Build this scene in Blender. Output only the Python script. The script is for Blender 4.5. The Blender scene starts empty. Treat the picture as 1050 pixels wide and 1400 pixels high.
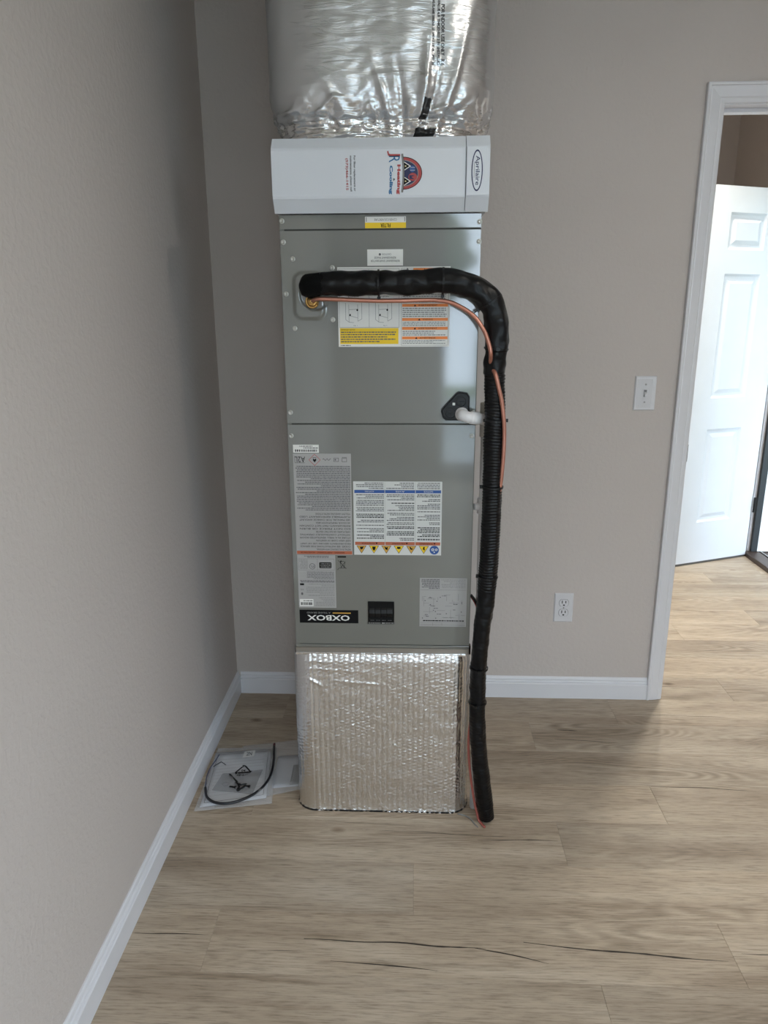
import bpy, bmesh, math, random
import numpy as np
from mathutils import Vector, Matrix, noise

random.seed(7)
SC = bpy.context.scene
COL = SC.collection
PI = math.pi

# ------------------------------------------------------------------ camera
F_PX, PITCH, YAW, ROLL = 995.1, 0.2694, -0.0426, -0.0048
CAM = Vector((0.6849, -2.5478, 1.4393))
cp, sp, cy_, sy_ = math.cos(PITCH), math.sin(PITCH), math.cos(YAW), math.sin(YAW)
fw = Vector((sy_ * cp, cy_ * cp, -sp))
rt0 = Vector((cy_, -sy_, 0))
up0 = rt0.cross(fw)
rt = rt0 * math.cos(ROLL) + up0 * math.sin(ROLL)
up = up0 * math.cos(ROLL) - rt0 * math.sin(ROLL)
cd = bpy.data.cameras.new('camera')
cam = bpy.data.objects.new('camera', cd)
COL.objects.link(cam)
cd.sensor_fit = 'HORIZONTAL'
cd.sensor_width = 36.0
cd.lens = F_PX * 36.0 / 1050.0
cd.clip_start = 0.02
M = Matrix((rt, up, -fw)).transposed().to_4x4()
M.translation = CAM
cam.matrix_world = M
SC.camera = cam

# ------------------------------------------------------------------ world, daylight, exposure
world = bpy.data.worlds.new('sky')
SC.world = world
world.use_nodes = True
wn = world.node_tree
bg = wn.nodes['Background']
bg.inputs['Color'].default_value = (0.70, 0.85, 1.0, 1)      # even overcast sky
bg.inputs['Strength'].default_value = 3.6
SC.view_settings.view_transform = 'Standard'
SC.view_settings.look = 'None'
SC.view_settings.gamma = 1.0
SC.view_settings.use_curve_mapping = False
SC.view_settings.exposure = 1.36


def portal(name, loc, rot, sx, sy):
    ld = bpy.data.lights.new(name, 'AREA')
    ld.shape = 'RECTANGLE'
    ld.size, ld.size_y = sx, sy
    ld.cycles.is_portal = True
    o = bpy.data.objects.new(name, ld)
    o.location = loc
    o.rotation_euler = rot
    COL.objects.link(o)


def daylight(name, loc, rot, sx, sy, watts, colr=(0.93, 0.96, 1.0)):
    ld = bpy.data.lights.new(name, 'AREA')
    ld.shape = 'RECTANGLE'
    ld.size, ld.size_y = sx, sy
    ld.energy = watts
    ld.color = colr
    o = bpy.data.objects.new(name, ld)
    o.location = loc
    o.rotation_euler = rot
    COL.objects.link(o)


XR, YF, ZC = 2.72, -5.2, 2.72          # right wall, front wall, ceiling
# window openings: (lo, hi, zlo, zhi)
W1 = (-5.05, -2.95, 0.50, 2.20)          # in the right wall (y range)
W2 = (0.90, 2.60, 0.10, 2.35)          # in the front wall (x range)
ED = (0.79, 1.735, 0.0, 2.08)          # entry door opening, right wall of the hall
portal('window_portal', (XR + 0.13, (W1[0] + W1[1]) / 2, (W1[2] + W1[3]) / 2), (0, PI / 2, 0), W1[3] - W1[2], W1[1] - W1[0])
portal('window_portal', ((W2[0] + W2[1]) / 2, YF - 0.13, (W2[2] + W2[3]) / 2), (PI / 2, 0, 0), W2[1] - W2[0], W2[3] - W2[2])
portal('entry_portal', (XR + 0.15, (ED[0] + ED[1]) / 2, (ED[2] + ED[3]) / 2), (0, PI / 2, 0), ED[3] - ED[2], ED[1] - ED[0])


# ------------------------------------------------------------------ materials
def s2l(c):
    c = c / 255.0
    return c / 12.92 if c <= 0.04045 else ((c + 0.055) / 1.055) ** 2.4


def rgb(r, g, b):
    return (s2l(r), s2l(g), s2l(b), 1)


class NT:
    def __init__(self, name):
        self.m = bpy.data.materials.new(name)
        self.m.use_nodes = True
        self.t = self.m.node_tree
        self.b = self.t.nodes['Principled BSDF']
        self.out = self.t.nodes['Material Output']

    def n(self, kind, **kw):
        x = self.t.nodes.new(kind)
        for k, v in kw.items():
            setattr(x, k, v)
        return x

    def l(self, a, b):
        self.t.links.new(a, b)

    def math(self, op, a, b=None, clamp=False):
        x = self.n('ShaderNodeMath', operation=op, use_clamp=clamp)
        for i, v in enumerate((a, b)):
            if v is None:
                continue
            if isinstance(v, (int, float)):
                x.inputs[i].default_value = v
            else:
                self.l(v, x.inputs[i])
        return x.outputs[0]

    def ramp(self, fac, stops):
        x = self.n('ShaderNodeValToRGB')
        els = x.color_ramp.elements
        while len(els) < len(stops):
            els.new(0.5)
        for e, (p, c) in zip(els, stops):
            e.position = p
            e.color = c if len(c) == 4 else (*c, 1)
        self.l(fac, x.inputs[0])
        return x.outputs[0]

    def noise(self, vec, scale, detail=4, rough=0.5, dist=0.0):
        x = self.n('ShaderNodeTexNoise')
        x.inputs['Scale'].default_value = scale
        x.inputs['Detail'].default_value = detail
        x.inputs['Roughness'].default_value = rough
        x.inputs['Distortion'].default_value = dist
        if vec is not None:
            self.l(vec, x.inputs['Vector'])
        return x.outputs[0]

    def mapping(self, vec, scale=(1, 1, 1), loc=(0, 0, 0)):
        x = self.n('ShaderNodeMapping')
        x.inputs['Scale'].default_value = scale
        x.inputs['Location'].default_value = loc
        self.l(vec, x.inputs['Vector'])
        return x.outputs[0]

    def bump(self, h, strength, dist, prev=None):
        x = self.n('ShaderNodeBump')
        x.inputs['Strength'].default_value = strength
        x.inputs['Distance'].default_value = dist
        self.l(h, x.inputs['Height'])
        if prev is not None:
            self.l(prev, x.inputs['Normal'])
        self.l(x.outputs[0], self.b.inputs['Normal'])
        return x.outputs[0]

    def obj(self):
        return self.n('ShaderNodeTexCoord').outputs['Object']


def mat(name, col, rough=0.5, metal=0.0, coat=0.0, var=0.0, spec=0.5, vscale=6.0, bump=0.0, bscale=200.0):
    """plain paint / plastic / metal with an optional procedural variation and relief"""
    t = NT(name)
    t.b.inputs['Base Color'].default_value = col
    t.b.inputs['Roughness'].default_value = rough
    t.b.inputs['Metallic'].default_value = metal
    t.b.inputs['Coat Weight'].default_value = coat
    t.b.inputs['Coat Roughness'].default_value = 0.08
    t.b.inputs['Specular IOR Level'].default_value = spec
    o = t.obj()
    n = t.noise(o, vscale, 4)
    v = max(var, 0.02)
    c0 = [max(0, x * (1 - v)) for x in col[:3]]
    c1 = [min(1, x * (1 + v)) for x in col[:3]]
    t.l(t.ramp(n, [(0.3, c0), (0.7, c1)]), t.b.inputs['Base Color'])
    if bump:
        t.bump(t.noise(o, bscale, 3), bump, 0.001)
    return t.m


def wall_mat(name, col, tint=0.03):
    t = NT(name)
    o = t.obj()
    n = t.noise(o, 1.3, 3)
    t.l(t.ramp(n, [(0.3, [x * (1 - tint) for x in col[:3]]), (0.7, [min(1, x * (1 + tint)) for x in col[:3]])]), t.b.inputs['Base Color'])
    t.b.inputs['Roughness'].default_value = 0.62
    t.b.inputs['Specular IOR Level'].default_value = 0.35
    a = t.noise(o, 70, 2, 0.5, 0.2)
    a2 = t.ramp(a, [(0.42, (0, 0, 0)), (0.62, (1, 1, 1))])
    b = t.bump(a2, 0.3, 0.0014)
    t.bump(t.noise(o, 320, 2), 0.10, 0.0006, b)
    return t.m


M_WALL = wall_mat('greige orange peel paint', rgb(198, 190, 185))
M_CEIL = wall_mat('ceiling white paint', rgb(225, 224, 220))
M_TRIM = mat('white trim enamel', rgb(222, 223, 228), 0.32, var=0.01)
M_DOORW = mat('white door enamel', rgb(212, 217, 224), 0.42, var=0.01)
M_JAMBD = mat('dark bronze jamb', rgb(34, 38, 42), 0.45)
M_THRESH = mat('brown aluminium threshold', rgb(74, 62, 56), 0.4, 0.4)
M_SWEEP = mat('grey door sweep', rgb(84, 82, 80), 0.5)
M_CONC = mat('porch concrete', rgb(170, 172, 170), 0.85, var=0.12, bump=0.3)
M_PORCH = mat('porch white siding paint', rgb(232, 234, 236), 0.6)
M_SUB = mat('dark underlayment', rgb(60, 52, 44), 0.9)
M_BLOCKER = mat('tan sky blocker', rgb(150, 142, 128), 0.8)  # for the added roof and wall that hold back sky light
M_BARK = mat('bark', rgb(92, 78, 64), 0.9, var=0.3)
M_GRASS = mat('lawn', rgb(84, 104, 56), 0.9, var=0.3, vscale=3)
M_HEDGE = mat('hedge leaves', rgb(66, 88, 44), 0.7, var=0.5, vscale=9, bump=1.0, bscale=30)


def wood_mat():
    t = NT('taupe oak vinyl plank')
    tc = t.obj()
    oi = t.n('ShaderNodeObjectInfo')
    rnd = oi.outputs['Random']
    comb = t.n('ShaderNodeCombineXYZ')
    t.l(t.math('MULTIPLY', rnd, 71.0), comb.inputs[0])
    t.l(t.math('MULTIPLY', rnd, 43.0), comb.inputs[1])
    add = t.n('ShaderNodeVectorMath', operation='ADD')
    t.l(tc, add.inputs[0])
    t.l(comb.outputs[0], add.inputs[1])
    v = add.outputs[0]
    # broad tone bands along the board
    n1 = t.noise(t.mapping(v, (0.9, 7.0, 1)), 1.6, 3, 0.55, 0.4)
    base = t.ramp(n1, [(0.28, rgb(160, 144, 126)), (0.5, rgb(182, 167, 148)), (0.72, rgb(200, 187, 169))])
    # cathedral figure
    n2 = t.noise(t.mapping(v, (1.1, 6.5, 1)), 1.0, 2, 0.4, 0.3)
    rings = t.math('SINE', t.math('MULTIPLY', n2, 170.0))
    rmask = t.ramp(t.noise(t.mapping(v, (0.8, 4.0, 1), (5, 3, 0)), 1.5, 2), [(0.50, (0, 0, 0)), (0.66, (1, 1, 1))])
    r2 = t.math('MULTIPLY', t.math('MULTIPLY', t.math('ADD', rings, 1.0), 0.5), rmask)
    # fine grain
    g = t.noise(t.mapping(v, (7.0, 110.0, 1)), 2.0, 6, 0.7)
    gr = t.ramp(g, [(0.34, (0.60, 0.59, 0.58)), (0.50, (0.96, 0.96, 0.96)), (0.68, (1.10, 1.10, 1.10))])
    # dark long streaks
    st = t.noise(t.mapping(v, (1.3, 30.0, 1), (2, 9, 0)), 1.3, 4, 0.55, 0.6)
    sr = t.ramp(st, [(0.24, (0.45, 0.41, 0.37)), (0.32, (0.84, 0.82, 0.80)), (0.44, (1, 1, 1))])
    # knots
    vo = t.n('ShaderNodeTexVoronoi', feature='DISTANCE_TO_EDGE')
    vo = t.n('ShaderNodeTexVoronoi')
    vo.inputs['Scale'].default_value = 2.6
    t.l(t.mapping(v, (1.0, 1.9, 1)), vo.inputs['Vector'])
    kn = t.ramp(vo.outputs['Distance'], [(0.0, (0.25, 0.20, 0.17)), (0.03, (0.50, 0.44, 0.39)), (0.075, (1, 1, 1))])

    def mul(a, b, f=1.0):
        x = t.n('ShaderNodeMix', data_type='RGBA', blend_type='MULTIPLY')
        x.inputs[0].default_value = f
        t.l(a, x.inputs[6])
        t.l(b, x.inputs[7])
        return x.outputs[2]
    c = mul(base, gr, 1.0)
    c = mul(c, sr, 0.75)
    c = mul(c, kn, 0.9)
    rr = t.ramp(r2, [(0.0, (1, 1, 1)), (1.0, (0.70, 0.68, 0.66))])
    c = mul(c, rr, 1.0)
    # whole-board tone
    tone = t.ramp(t.math('FRACT', t.math('MULTIPLY', rnd, 13.7)), [(0.0, (0.88, 0.88, 0.89)), (1.0, (1.07, 1.06, 1.05))])
    c = mul(c, tone, 1.0)
    t.l(c, t.b.inputs['Base Color'])
    t.b.inputs['Roughness'].default_value = 0.5
    t.b.inputs['Specular IOR Level'].default_value = 0.35
    t.bump(g, 0.12, 0.0006)
    return t.m


M_WOOD = wood_mat()
M_CRACK = mat('dark grain split', rgb(58, 50, 43), 0.7)


def foil_mat(name, tint, rough, s1, d1, s2, d2, detail=3):
    t = NT(name)
    o = t.obj()
    n = t.noise(o, 4, 3)
    t.l(t.ramp(n, [(0.3, [x * 0.94 for x in tint[:3]]), (0.7, [min(1, x * 1.03) for x in tint[:3]])]), t.b.inputs['Base Color'])
    t.b.inputs['Metallic'].default_value = 1.0
    t.b.inputs['Roughness'].default_value = rough
    a = t.noise(o, s1, detail, 0.6, 0.8)
    b = t.bump(a, 0.55, d1)
    vo = t.n('ShaderNodeTexVoronoi')
    vo.inputs['Scale'].default_value = s2
    t.l(o, vo.inputs['Vector'])
    t.bump(vo.outputs['Distance'], 0.4, d2, b)
    return t.m


def duct_foil():
    """film facing: large smooth fields with fine cross wrinkles"""
    t = NT('silver duct wrap film')
    o = t.obj()
    t.b.inputs['Base Color'].default_value = (0.64, 0.66, 0.68, 1)
    t.b.inputs['Metallic'].default_value = 0.92
    t.b.inputs['Roughness'].default_value = 0.27
    a = t.noise(t.mapping(o, (10, 10, 60)), 1.0, 4, 0.55, 1.4)
    b = t.bump(a, 0.5, 0.0035)
    c = t.noise(t.mapping(o, (55, 55, 40)), 1.0, 3, 0.55, 0.8)
    t.bump(c, 0.2, 0.002, b)
    return t.m


M_BUBBLE = foil_mat('bubble wrap foil', (0.82, 0.82, 0.82, 1), 0.21, 170, 0.0010, 380, 0.0008)
M_DUCT = duct_foil()
M_TAPE_FOIL = foil_mat('foil tape', (0.80, 0.80, 0.80, 1), 0.16, 30, 0.004, 14, 0.006)
M_GALV = foil_mat('galvanised collar', rgb(172, 170, 166), 0.32, 12, 0.001, 40, 0.0006)
M_BLACK = mat('matte black', rgb(16, 17, 20), 0.55)
M_TAPE_B = mat('black tape', rgb(14, 15, 17), 0.3)


def paint_mat():
    t = NT('grey green cabinet paint')
    o = t.obj()
    n = t.noise(o, 2.5, 3)
    c = rgb(109, 111, 106)
    t.l(t.ramp(n, [(0.3, [x * 0.97 for x in c[:3]]), (0.7, [x * 1.03 for x in c[:3]])]), t.b.inputs['Base Color'])
    t.b.inputs['Roughness'].default_value = 0.34
    t.b.inputs['Coat Weight'].default_value = 1.0
    t.b.inputs['Coat IOR'].default_value = 1.7
    t.b.inputs['Coat Roughness'].default_value = 0.06
    t.bump(t.noise(o, 5.0, 2), 0.35, 0.016)
    return t.m


M_UNIT = paint_mat()
M_UNITD = mat('cabinet seam dark', rgb(40, 42, 40), 0.6)
M_SCREW = mat('zinc screw head', rgb(196, 196, 190), 0.35, 0.7)
M_FILT = mat('white filter cabinet enamel', rgb(214, 219, 226), 0.34, var=0.01)
M_WHITE = mat('label white', rgb(226, 226, 222), 0.45)
M_LGREY = mat('label silver grey', rgb(166, 165, 164), 0.38, 0.1)
M_LBLUEW = mat('label pale', rgb(206, 208, 206), 0.4)
M_PRINT = mat('print black', rgb(14, 14, 16), 0.6, spec=0.15)
M_PRINTG = mat('print grey', rgb(92, 92, 94), 0.5)
M_PRINTL = mat('print light grey', rgb(140, 140, 138), 0.5)
M_YEL = mat('print yellow', rgb(236, 200, 20), 0.45)
M_ORG = mat('print orange', rgb(238, 136, 58), 0.45)
M_ORGD = mat('print burnt orange', rgb(176, 96, 66), 0.45)
M_BLUE = mat('print blue', rgb(40, 82, 150), 0.45)
M_NAVY = mat('print navy', rgb(28, 36, 82), 0.45)
M_RED = mat('print red', rgb(172, 66, 66), 0.45)
M_TEAL = mat('print teal', rgb(50, 110, 160), 0.45)
M_GOLD = mat('print gold', rgb(206, 160, 66), 0.45)
M_CREAM = mat('print cream', rgb(214, 202, 150), 0.45)
M_COPPER = mat('copper tube', rgb(196, 138, 120), 0.36, 0.8, var=0.08)
M_BRASS = mat('brass flare nut', rgb(196, 158, 98), 0.35, 0.9)
M_PVC = mat('white drain plastic', rgb(226, 226, 228), 0.28)
M_PVCG = mat('drain plastic in grey', rgb(188, 184, 176), 0.4)
M_PLAST_B = mat('black moulded plastic', rgb(13, 14, 16), 0.36, spec=0.35)
M_BRK = mat('breaker black', rgb(6, 7, 8), 0.55, spec=0.2)
M_SLEEVE = mat('black foam sleeve', rgb(5, 6, 9), 0.36, spec=0.28, bump=0.4, bscale=140)
M_REDW = mat('red wire jacket', rgb(176, 44, 40), 0.4)
M_SALMON = mat('salmon wire jacket', rgb(160, 88, 78), 0.45)
M_SLOT = mat('slot black', rgb(10, 10, 10), 0.7)
M_PLATE = mat('white wall plate plastic', rgb(214, 214, 218), 0.3)
M_PAPER = mat('manual paper', rgb(190, 192, 197), 0.6)
M_PAPERG = mat('grey paper', rgb(126, 128, 128), 0.6)
M_CABLE = mat('black cable jacket', rgb(26, 28, 34), 0.35)
M_STEEL = mat('dark steel', rgb(70, 72, 78), 0.35, 0.8)
M_HW = mat('oiled bronze hardware', rgb(30, 30, 30), 0.4, 0.6)


def film_mat(name, alpha, tint=(0.9, 0.92, 0.96, 1), bumps=0.5, scale=18):
    t = NT(name)
    t.b.inputs['Base Color'].default_value = tint
    t.b.inputs['Roughness'].default_value = 0.12
    o = t.obj()
    t.bump(t.noise(o, scale, 3, 0.55, 0.8), bumps, 0.012)
    tr = t.n('ShaderNodeBsdfTransparent')
    mx = t.n('ShaderNodeMixShader')
    mx.inputs[0].default_value = alpha
    t.l(tr.outputs[0], mx.inputs[1])
    t.l(t.b.outputs[0], mx.inputs[2])
    t.l(mx.outputs[0], t.out.inputs['Surface'])
    return t.m


M_BAG = film_mat('clear polythene bag', 0.22)
M_BAG2 = film_mat('small zip bag film', 0.48, (0.24, 0.25, 0.26, 1))
M_FILM = film_mat('clear protective film', 0.17, (0.85, 0.85, 0.87, 1), 0.2, 60)
M_GLASS = film_mat('window glass', 0.06, (0.9, 0.95, 1, 1), 0.0, 3)


# ------------------------------------------------------------------ helpers
def loc_of(parent):
    """world position of the root Empty/mesh an object hangs from"""
    p = Vector((0, 0, 0))
    while parent is not None:
        p += parent.location
        parent = parent.parent
    return p


def link(name, me, mats, parent=None, loc=None):
    o = bpy.data.objects.new(name, me)
    COL.objects.link(o)
    if mats is not None:
        for m in (mats if isinstance(mats, (list, tuple)) else [mats]):
            me.materials.append(m)
    if parent is not None:
        o.parent = parent
    if loc is not None:
        o.location = Vector(loc) - loc_of(parent)
    return o


def obj(name, bm, mats, parent=None, smooth=False, loc=None):
    """bm is in world coordinates; the object's origin is put at loc (or at its parent's origin)"""
    base = Vector(loc) if loc is not None else loc_of(parent)
    bmesh.ops.translate(bm, verts=bm.verts, vec=-base)
    bmesh.ops.recalc_face_normals(bm, faces=bm.faces)
    me = bpy.data.meshes.new(name)
    bm.to_mesh(me)
    bm.free()
    if smooth:
        me.shade_smooth()
    o = link(name, me, mats, parent)
    o.location = base - loc_of(parent)
    return o


def empty(name, loc, label, cat, group=None, kind=None):
    o = bpy.data.objects.new(name, None)
    COL.objects.link(o)
    o.location = loc
    o.empty_display_size = 0.05
    tag(o, label, cat, group, kind)
    return o


def tag(o, label=None, cat=None, group=None, kind=None):
    if label:
        o['label'] = label
    if cat:
        o['category'] = cat
    if group:
        o['group'] = group
    if kind:
        o['kind'] = kind
    return o


def box(bm, x0, x1, y0, y1, z0, z1, mi=0, bev=0.0):
    vs = [bm.verts.new((x, y, z)) for x in (x0, x1) for y in (y0, y1) for z in (z0, z1)]
    idx = [(0, 1, 3, 2), (4, 6, 7, 5), (0, 4, 5, 1), (2, 3, 7, 6), (0, 2, 6, 4), (1, 5, 7, 3)]
    fs = [bm.faces.new([vs[i] for i in f]) for f in idx]
    for f in fs:
        f.material_index = mi
    if bev:
        es = list({e for f in fs for e in f.edges})
        r = bmesh.ops.bevel(bm, geom=es, offset=bev, segments=2, affect='EDGES', profile=0.6)
        for f in r['faces']:
            f.material_index = mi
    return vs


def boxo(name, dims, m, parent=None, bev=0.0):
    bm = bmesh.new()
    box(bm, *dims, bev=bev)
    return obj(name, bm, m, parent)


def prism(bm, pts, y0, y1, mi=0):
    """polygon in XZ, extruded between y0 (front) and y1"""
    a = [bm.verts.new((x, y0, z)) for x, z in pts]
    b = [bm.verts.new((x, y1, z)) for x, z in pts]
    fs = [bm.faces.new(a), bm.faces.new(b[::-1])]
    n = len(pts)
    for i in range(n):
        fs.append(bm.faces.new((a[i], b[i], b[(i + 1) % n], a[(i + 1) % n])))
    for f in fs:
        f.material_index = mi
    return fs


def extrude_profile(bm, prof, p0, p1, nrm, m0=None, m1=None, mi=0):
    """prof: (t, z) points, t = distance out from the wall along nrm; run from p0 to p1 (2D points)"""
    ra, rb = [], []
    for t, z in prof:
        ra.append(bm.verts.new((p0[0] + nrm[0] * t, p0[1] + nrm[1] * t, z)))
        rb.append(bm.verts.new((p1[0] + nrm[0] * t, p1[1] + nrm[1] * t, z)))
    n = len(prof)
    for i in range(n):
        bm.faces.new((ra[i], rb[i], rb[(i + 1) % n], ra[(i + 1) % n])).material_index = mi
    bm.faces.new(ra)
    bm.faces.new(rb[::-1])


def lathe(bm, prof, origin, axis, seg=16, mi=0):
    """prof: (r, h) along axis from origin"""
    ax = Vector(axis).normalized()
    u = ax.orthogonal().normalized()
    w = ax.cross(u)
    rings = []
    for r, h in prof:
        c = Vector(origin) + ax * h
        if r < 1e-6:
            rings.append([bm.verts.new(c)])
        else:
            rings.append([bm.verts.new(c + (u * math.cos(2 * PI * i / seg) + w * math.sin(2 * PI * i / seg)) * r) for i in range(seg)])
    for a, b in zip(rings, rings[1:]):
        for i in range(seg):
            j = (i + 1) % seg
            if len(a) == 1 and len(b) == 1:
                continue
            if len(a) == 1:
                f = bm.faces.new((a[0], b[i], b[j]))
            elif len(b) == 1:
                f = bm.faces.new((a[i], b[0], a[j]))
            else:
                f = bm.faces.new((a[i], b[i], b[j], a[j]))
            f.material_index = mi


def spline(pts, step):
    """Catmull-Rom through pts, resampled about every step"""
    P = [Vector(p) for p in pts]
    P = [P[0] * 2 - P[1]] + P + [P[-1] * 2 - P[-2]]
    out = []
    for i in range(1, len(P) - 2):
        n = max(2, int((P[i + 1] - P[i]).length / 0.004))
        for k in range(n):
            t = k / n
            a, b, c, d = P[i - 1], P[i], P[i + 1], P[i + 2]
            out.append(0.5 * ((2 * b) + (c - a) * t + (2 * a - 5 * b + 4 * c - d) * t * t + (3 * b - a - 3 * c + d) * t ** 3))
    out.append(P[-2])
    # resample evenly
    res = [out[0]]
    acc = 0.0
    for a, b in zip(out, out[1:]):
        seg = (b - a).length
        while acc + seg >= step:
            k = (step - acc) / seg
            a = a + (b - a) * k
            res.append(a.copy())
            seg = (b - a).length
            acc = 0.0
            if seg < 1e-9:
                break
        acc += seg
    if (res[-1] - out[-1]).length > step * 0.3:
        res.append(out[-1])
    return res


def tube(bm, pts, rfun, seg=12, mi=0, cap=True):
    """rfun(i, s, ang) -> radius"""
    n = len(pts)
    T = [(pts[min(i + 1, n - 1)] - pts[max(i - 1, 0)]).normalized() for i in range(n)]
    u = T[0].orthogonal().normalized()
    rings = []
    s = 0.0
    for i in range(n):
        if i:
            s += (pts[i] - pts[i - 1]).length
            u = (u - T[i] * u.dot(T[i])).normalized()
        w = T[i].cross(u)
        ring = []
        for k in range(seg):
            a = 2 * PI * k / seg
            r = rfun(i, s, a) if callable(rfun) else rfun
            ring.append(bm.verts.new(pts[i] + (u * math.cos(a) + w * math.sin(a)) * r))
        rings.append(ring)
    for a, b in zip(rings, rings[1:]):
        for k in range(seg):
            j = (k + 1) % seg
            bm.faces.new((a[k], a[j], b[j], b[k])).material_index = mi
    if cap:
        bm.faces.new(rings[0][::-1]).material_index = mi
        bm.faces.new(rings[-1]).material_index = mi
    return rings


def text_geo(body, bold=0.0):
    """a string as flat mesh data normalised to a unit box (x 0..1, y 0..1) plus its aspect"""
    cu = bpy.data.curves.new('lettering', 'FONT')
    cu.body = body
    cu.size = 1.0
    cu.offset = bold
    cu.resolution_u = 2
    tmp = bpy.data.objects.new('lettering', cu)
    COL.objects.link(tmp)
    dg = bpy.context.evaluated_depsgraph_get()
    me = bpy.data.meshes.new_from_object(tmp.evaluated_get(dg))
    vs = np.array([v.co[:2] for v in me.vertices]) if len(me.vertices) else np.zeros((1, 2))
    fs = [tuple(p.vertices) for p in me.polygons]
    bpy.data.objects.remove(tmp)
    bpy.data.curves.remove(cu)
    bpy.data.meshes.remove(me)
    lo, hi = vs.min(0), vs.max(0)
    asp = (hi[0] - lo[0]) / max(1e-6, hi[1] - lo[1])
    return (vs - lo) / np.maximum(hi - lo, 1e-6), fs, asp


class Lab:
    """a flat sticker lying on a plane y = const facing -y; print is laid on it in thin layers"""

    def __init__(self, y):
        self.bm = bmesh.new()
        self.y = y
        self.mats = []

    def mi(self, m):
        if m not in self.mats:
            self.mats.append(m)
        return self.mats.index(m)

    def yy(self, lay):
        return self.y - 0.0003 - 0.00012 * lay

    def base(self, x0, z0, x1, z1, m):
        box(self.bm, min(x0, x1), max(x0, x1), self.y - 0.0003, self.y, min(z0, z1), max(z0, z1), self.mi(m))

    def poly(self, pts, m, lay=1):
        self.bm.faces.new([self.bm.verts.new((x, self.yy(lay), z)) for x, z in pts]).material_index = self.mi(m)

    def rect(self, x0, z0, x1, z1, m, lay=1):
        self.poly([(x0, z0), (x1, z0), (x1, z1), (x0, z1)], m, lay)

    def frame(self, x0, z0, x1, z1, w, m, lay=1):
        self.rect(x0, z0, x1, z0 + w, m, lay)
        self.rect(x0, z1 - w, x1, z1, m, lay)
        self.rect(x0, z0, x0 + w, z1, m, lay)
        self.rect(x1 - w, z0, x1, z1, m, lay)

    def line(self, a, b, w, m, lay=1):
        d = Vector((b[0] - a[0], b[1] - a[1]))
        if d.length < 1e-6:
            return
        n = Vector((-d.y, d.x)).normalized() * w / 2
        self.poly([(a[0] + n.x, a[1] + n.y), (b[0] + n.x, b[1] + n.y), (b[0] - n.x, b[1] - n.y), (a[0] - n.x, a[1] - n.y)], m, lay)

    def disc(self, cx, cz, rx, rz, m, lay=1, n=28, a0=0.0, a1=2 * PI):
        full = abs(a1 - a0 - 2 * PI) < 1e-6
        k = n if full else n + 1
        self.poly([(cx + rx * math.cos(a0 + (a1 - a0) * i / n), cz + rz * math.sin(a0 + (a1 - a0) * i / n)) for i in range(k)], m, lay)

    def text(self, body, cx, cz, w, h, m, rot=0, lay=2, bold=0.0, keep=False):
        """centre, width and height along the reading direction; rot in degrees (180 = upside down, -90 = reads downwards)"""
        v, fs, asp = text_geo(body, bold)
        if keep:
            w = min(w, h * asp)
        r = math.radians(rot)
        c, s = math.cos(r), math.sin(r)
        vv = []
        for x, y in v:
            a, b = (x - 0.5) * w, (y - 0.5) * h
            vv.append(self.bm.verts.new((cx + a * c - b * s, self.yy(lay), cz + a * s + b * c)))
        k = self.mi(m)
        for f in fs:
            try:
                self.bm.faces.new([vv[i] for i in f]).material_index = k
            except ValueError:
                pass

    def lines(self, x0, z0, x1, z1, n, m, rnd, fill=0.62, lay=2, short=0.25, right=True):
        """rows of tiny words too small to read, broken up by real gaps"""
        dz = (z1 - z0) / n
        for i in range(n):
            zc = z0 + dz * (i + 0.5)
            h = dz * fill * 0.5
            L = x1 - x0
            end = L * (1 - (rnd.random() * 0.55 if rnd.random() < short else rnd.random() * 0.04))
            p = 0.0
            while p < end:
                w = min(rnd.uniform(0.002, 0.0085), end - p)
                if w > 0.0008:
                    a = x1 - p if right else x0 + p
                    b = a - w if right else a + w
                    self.rect(min(a, b), zc - h, max(a, b), zc + h, m, lay)
                p += w + 0.0012

    def build(self, name, parent):
        return obj(name, self.bm, self.mats, parent)


def wall_panel(name, axis, pos0, pos1, a0, a1, z0, z1, holes, m):
    """wall made of solid blocks round its openings. axis 'x': lies in plane x=const"""
    A = sorted({a0, a1, *[h[0] for h in holes], *[h[1] for h in holes]})
    Z = sorted({z0, z1, *[h[2] for h in holes], *[h[3] for h in holes]})
    bm = bmesh.new()
    for i in range(len(A) - 1):
        for j in range(len(Z) - 1):
            ca, cz = (A[i] + A[i + 1]) / 2, (Z[j] + Z[j + 1]) / 2
            if any(h[0] < ca < h[1] and h[2] < cz < h[3] for h in holes):
                continue
            if axis == 'x':
                box(bm, pos0, pos1, A[i], A[i + 1], Z[j], Z[j + 1])
            else:
                box(bm, A[i], A[i + 1], pos0, pos1, Z[j], Z[j + 1])
    bmesh.ops.remove_doubles(bm, verts=bm.verts, dist=1e-5)
    # drop the faces shared by neighbouring blocks
    seen = {}
    for f in bm.faces:
        seen.setdefault(tuple(round(c, 4) for c in f.calc_center_median()), []).append(f)
    bmesh.ops.delete(bm, geom=[f for k in seen.values() if len(k) > 1 for f in k], context='FACES_ONLY')
    o = obj(name, bm, m)
    o['kind'] = 'structure'
    return o


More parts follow.
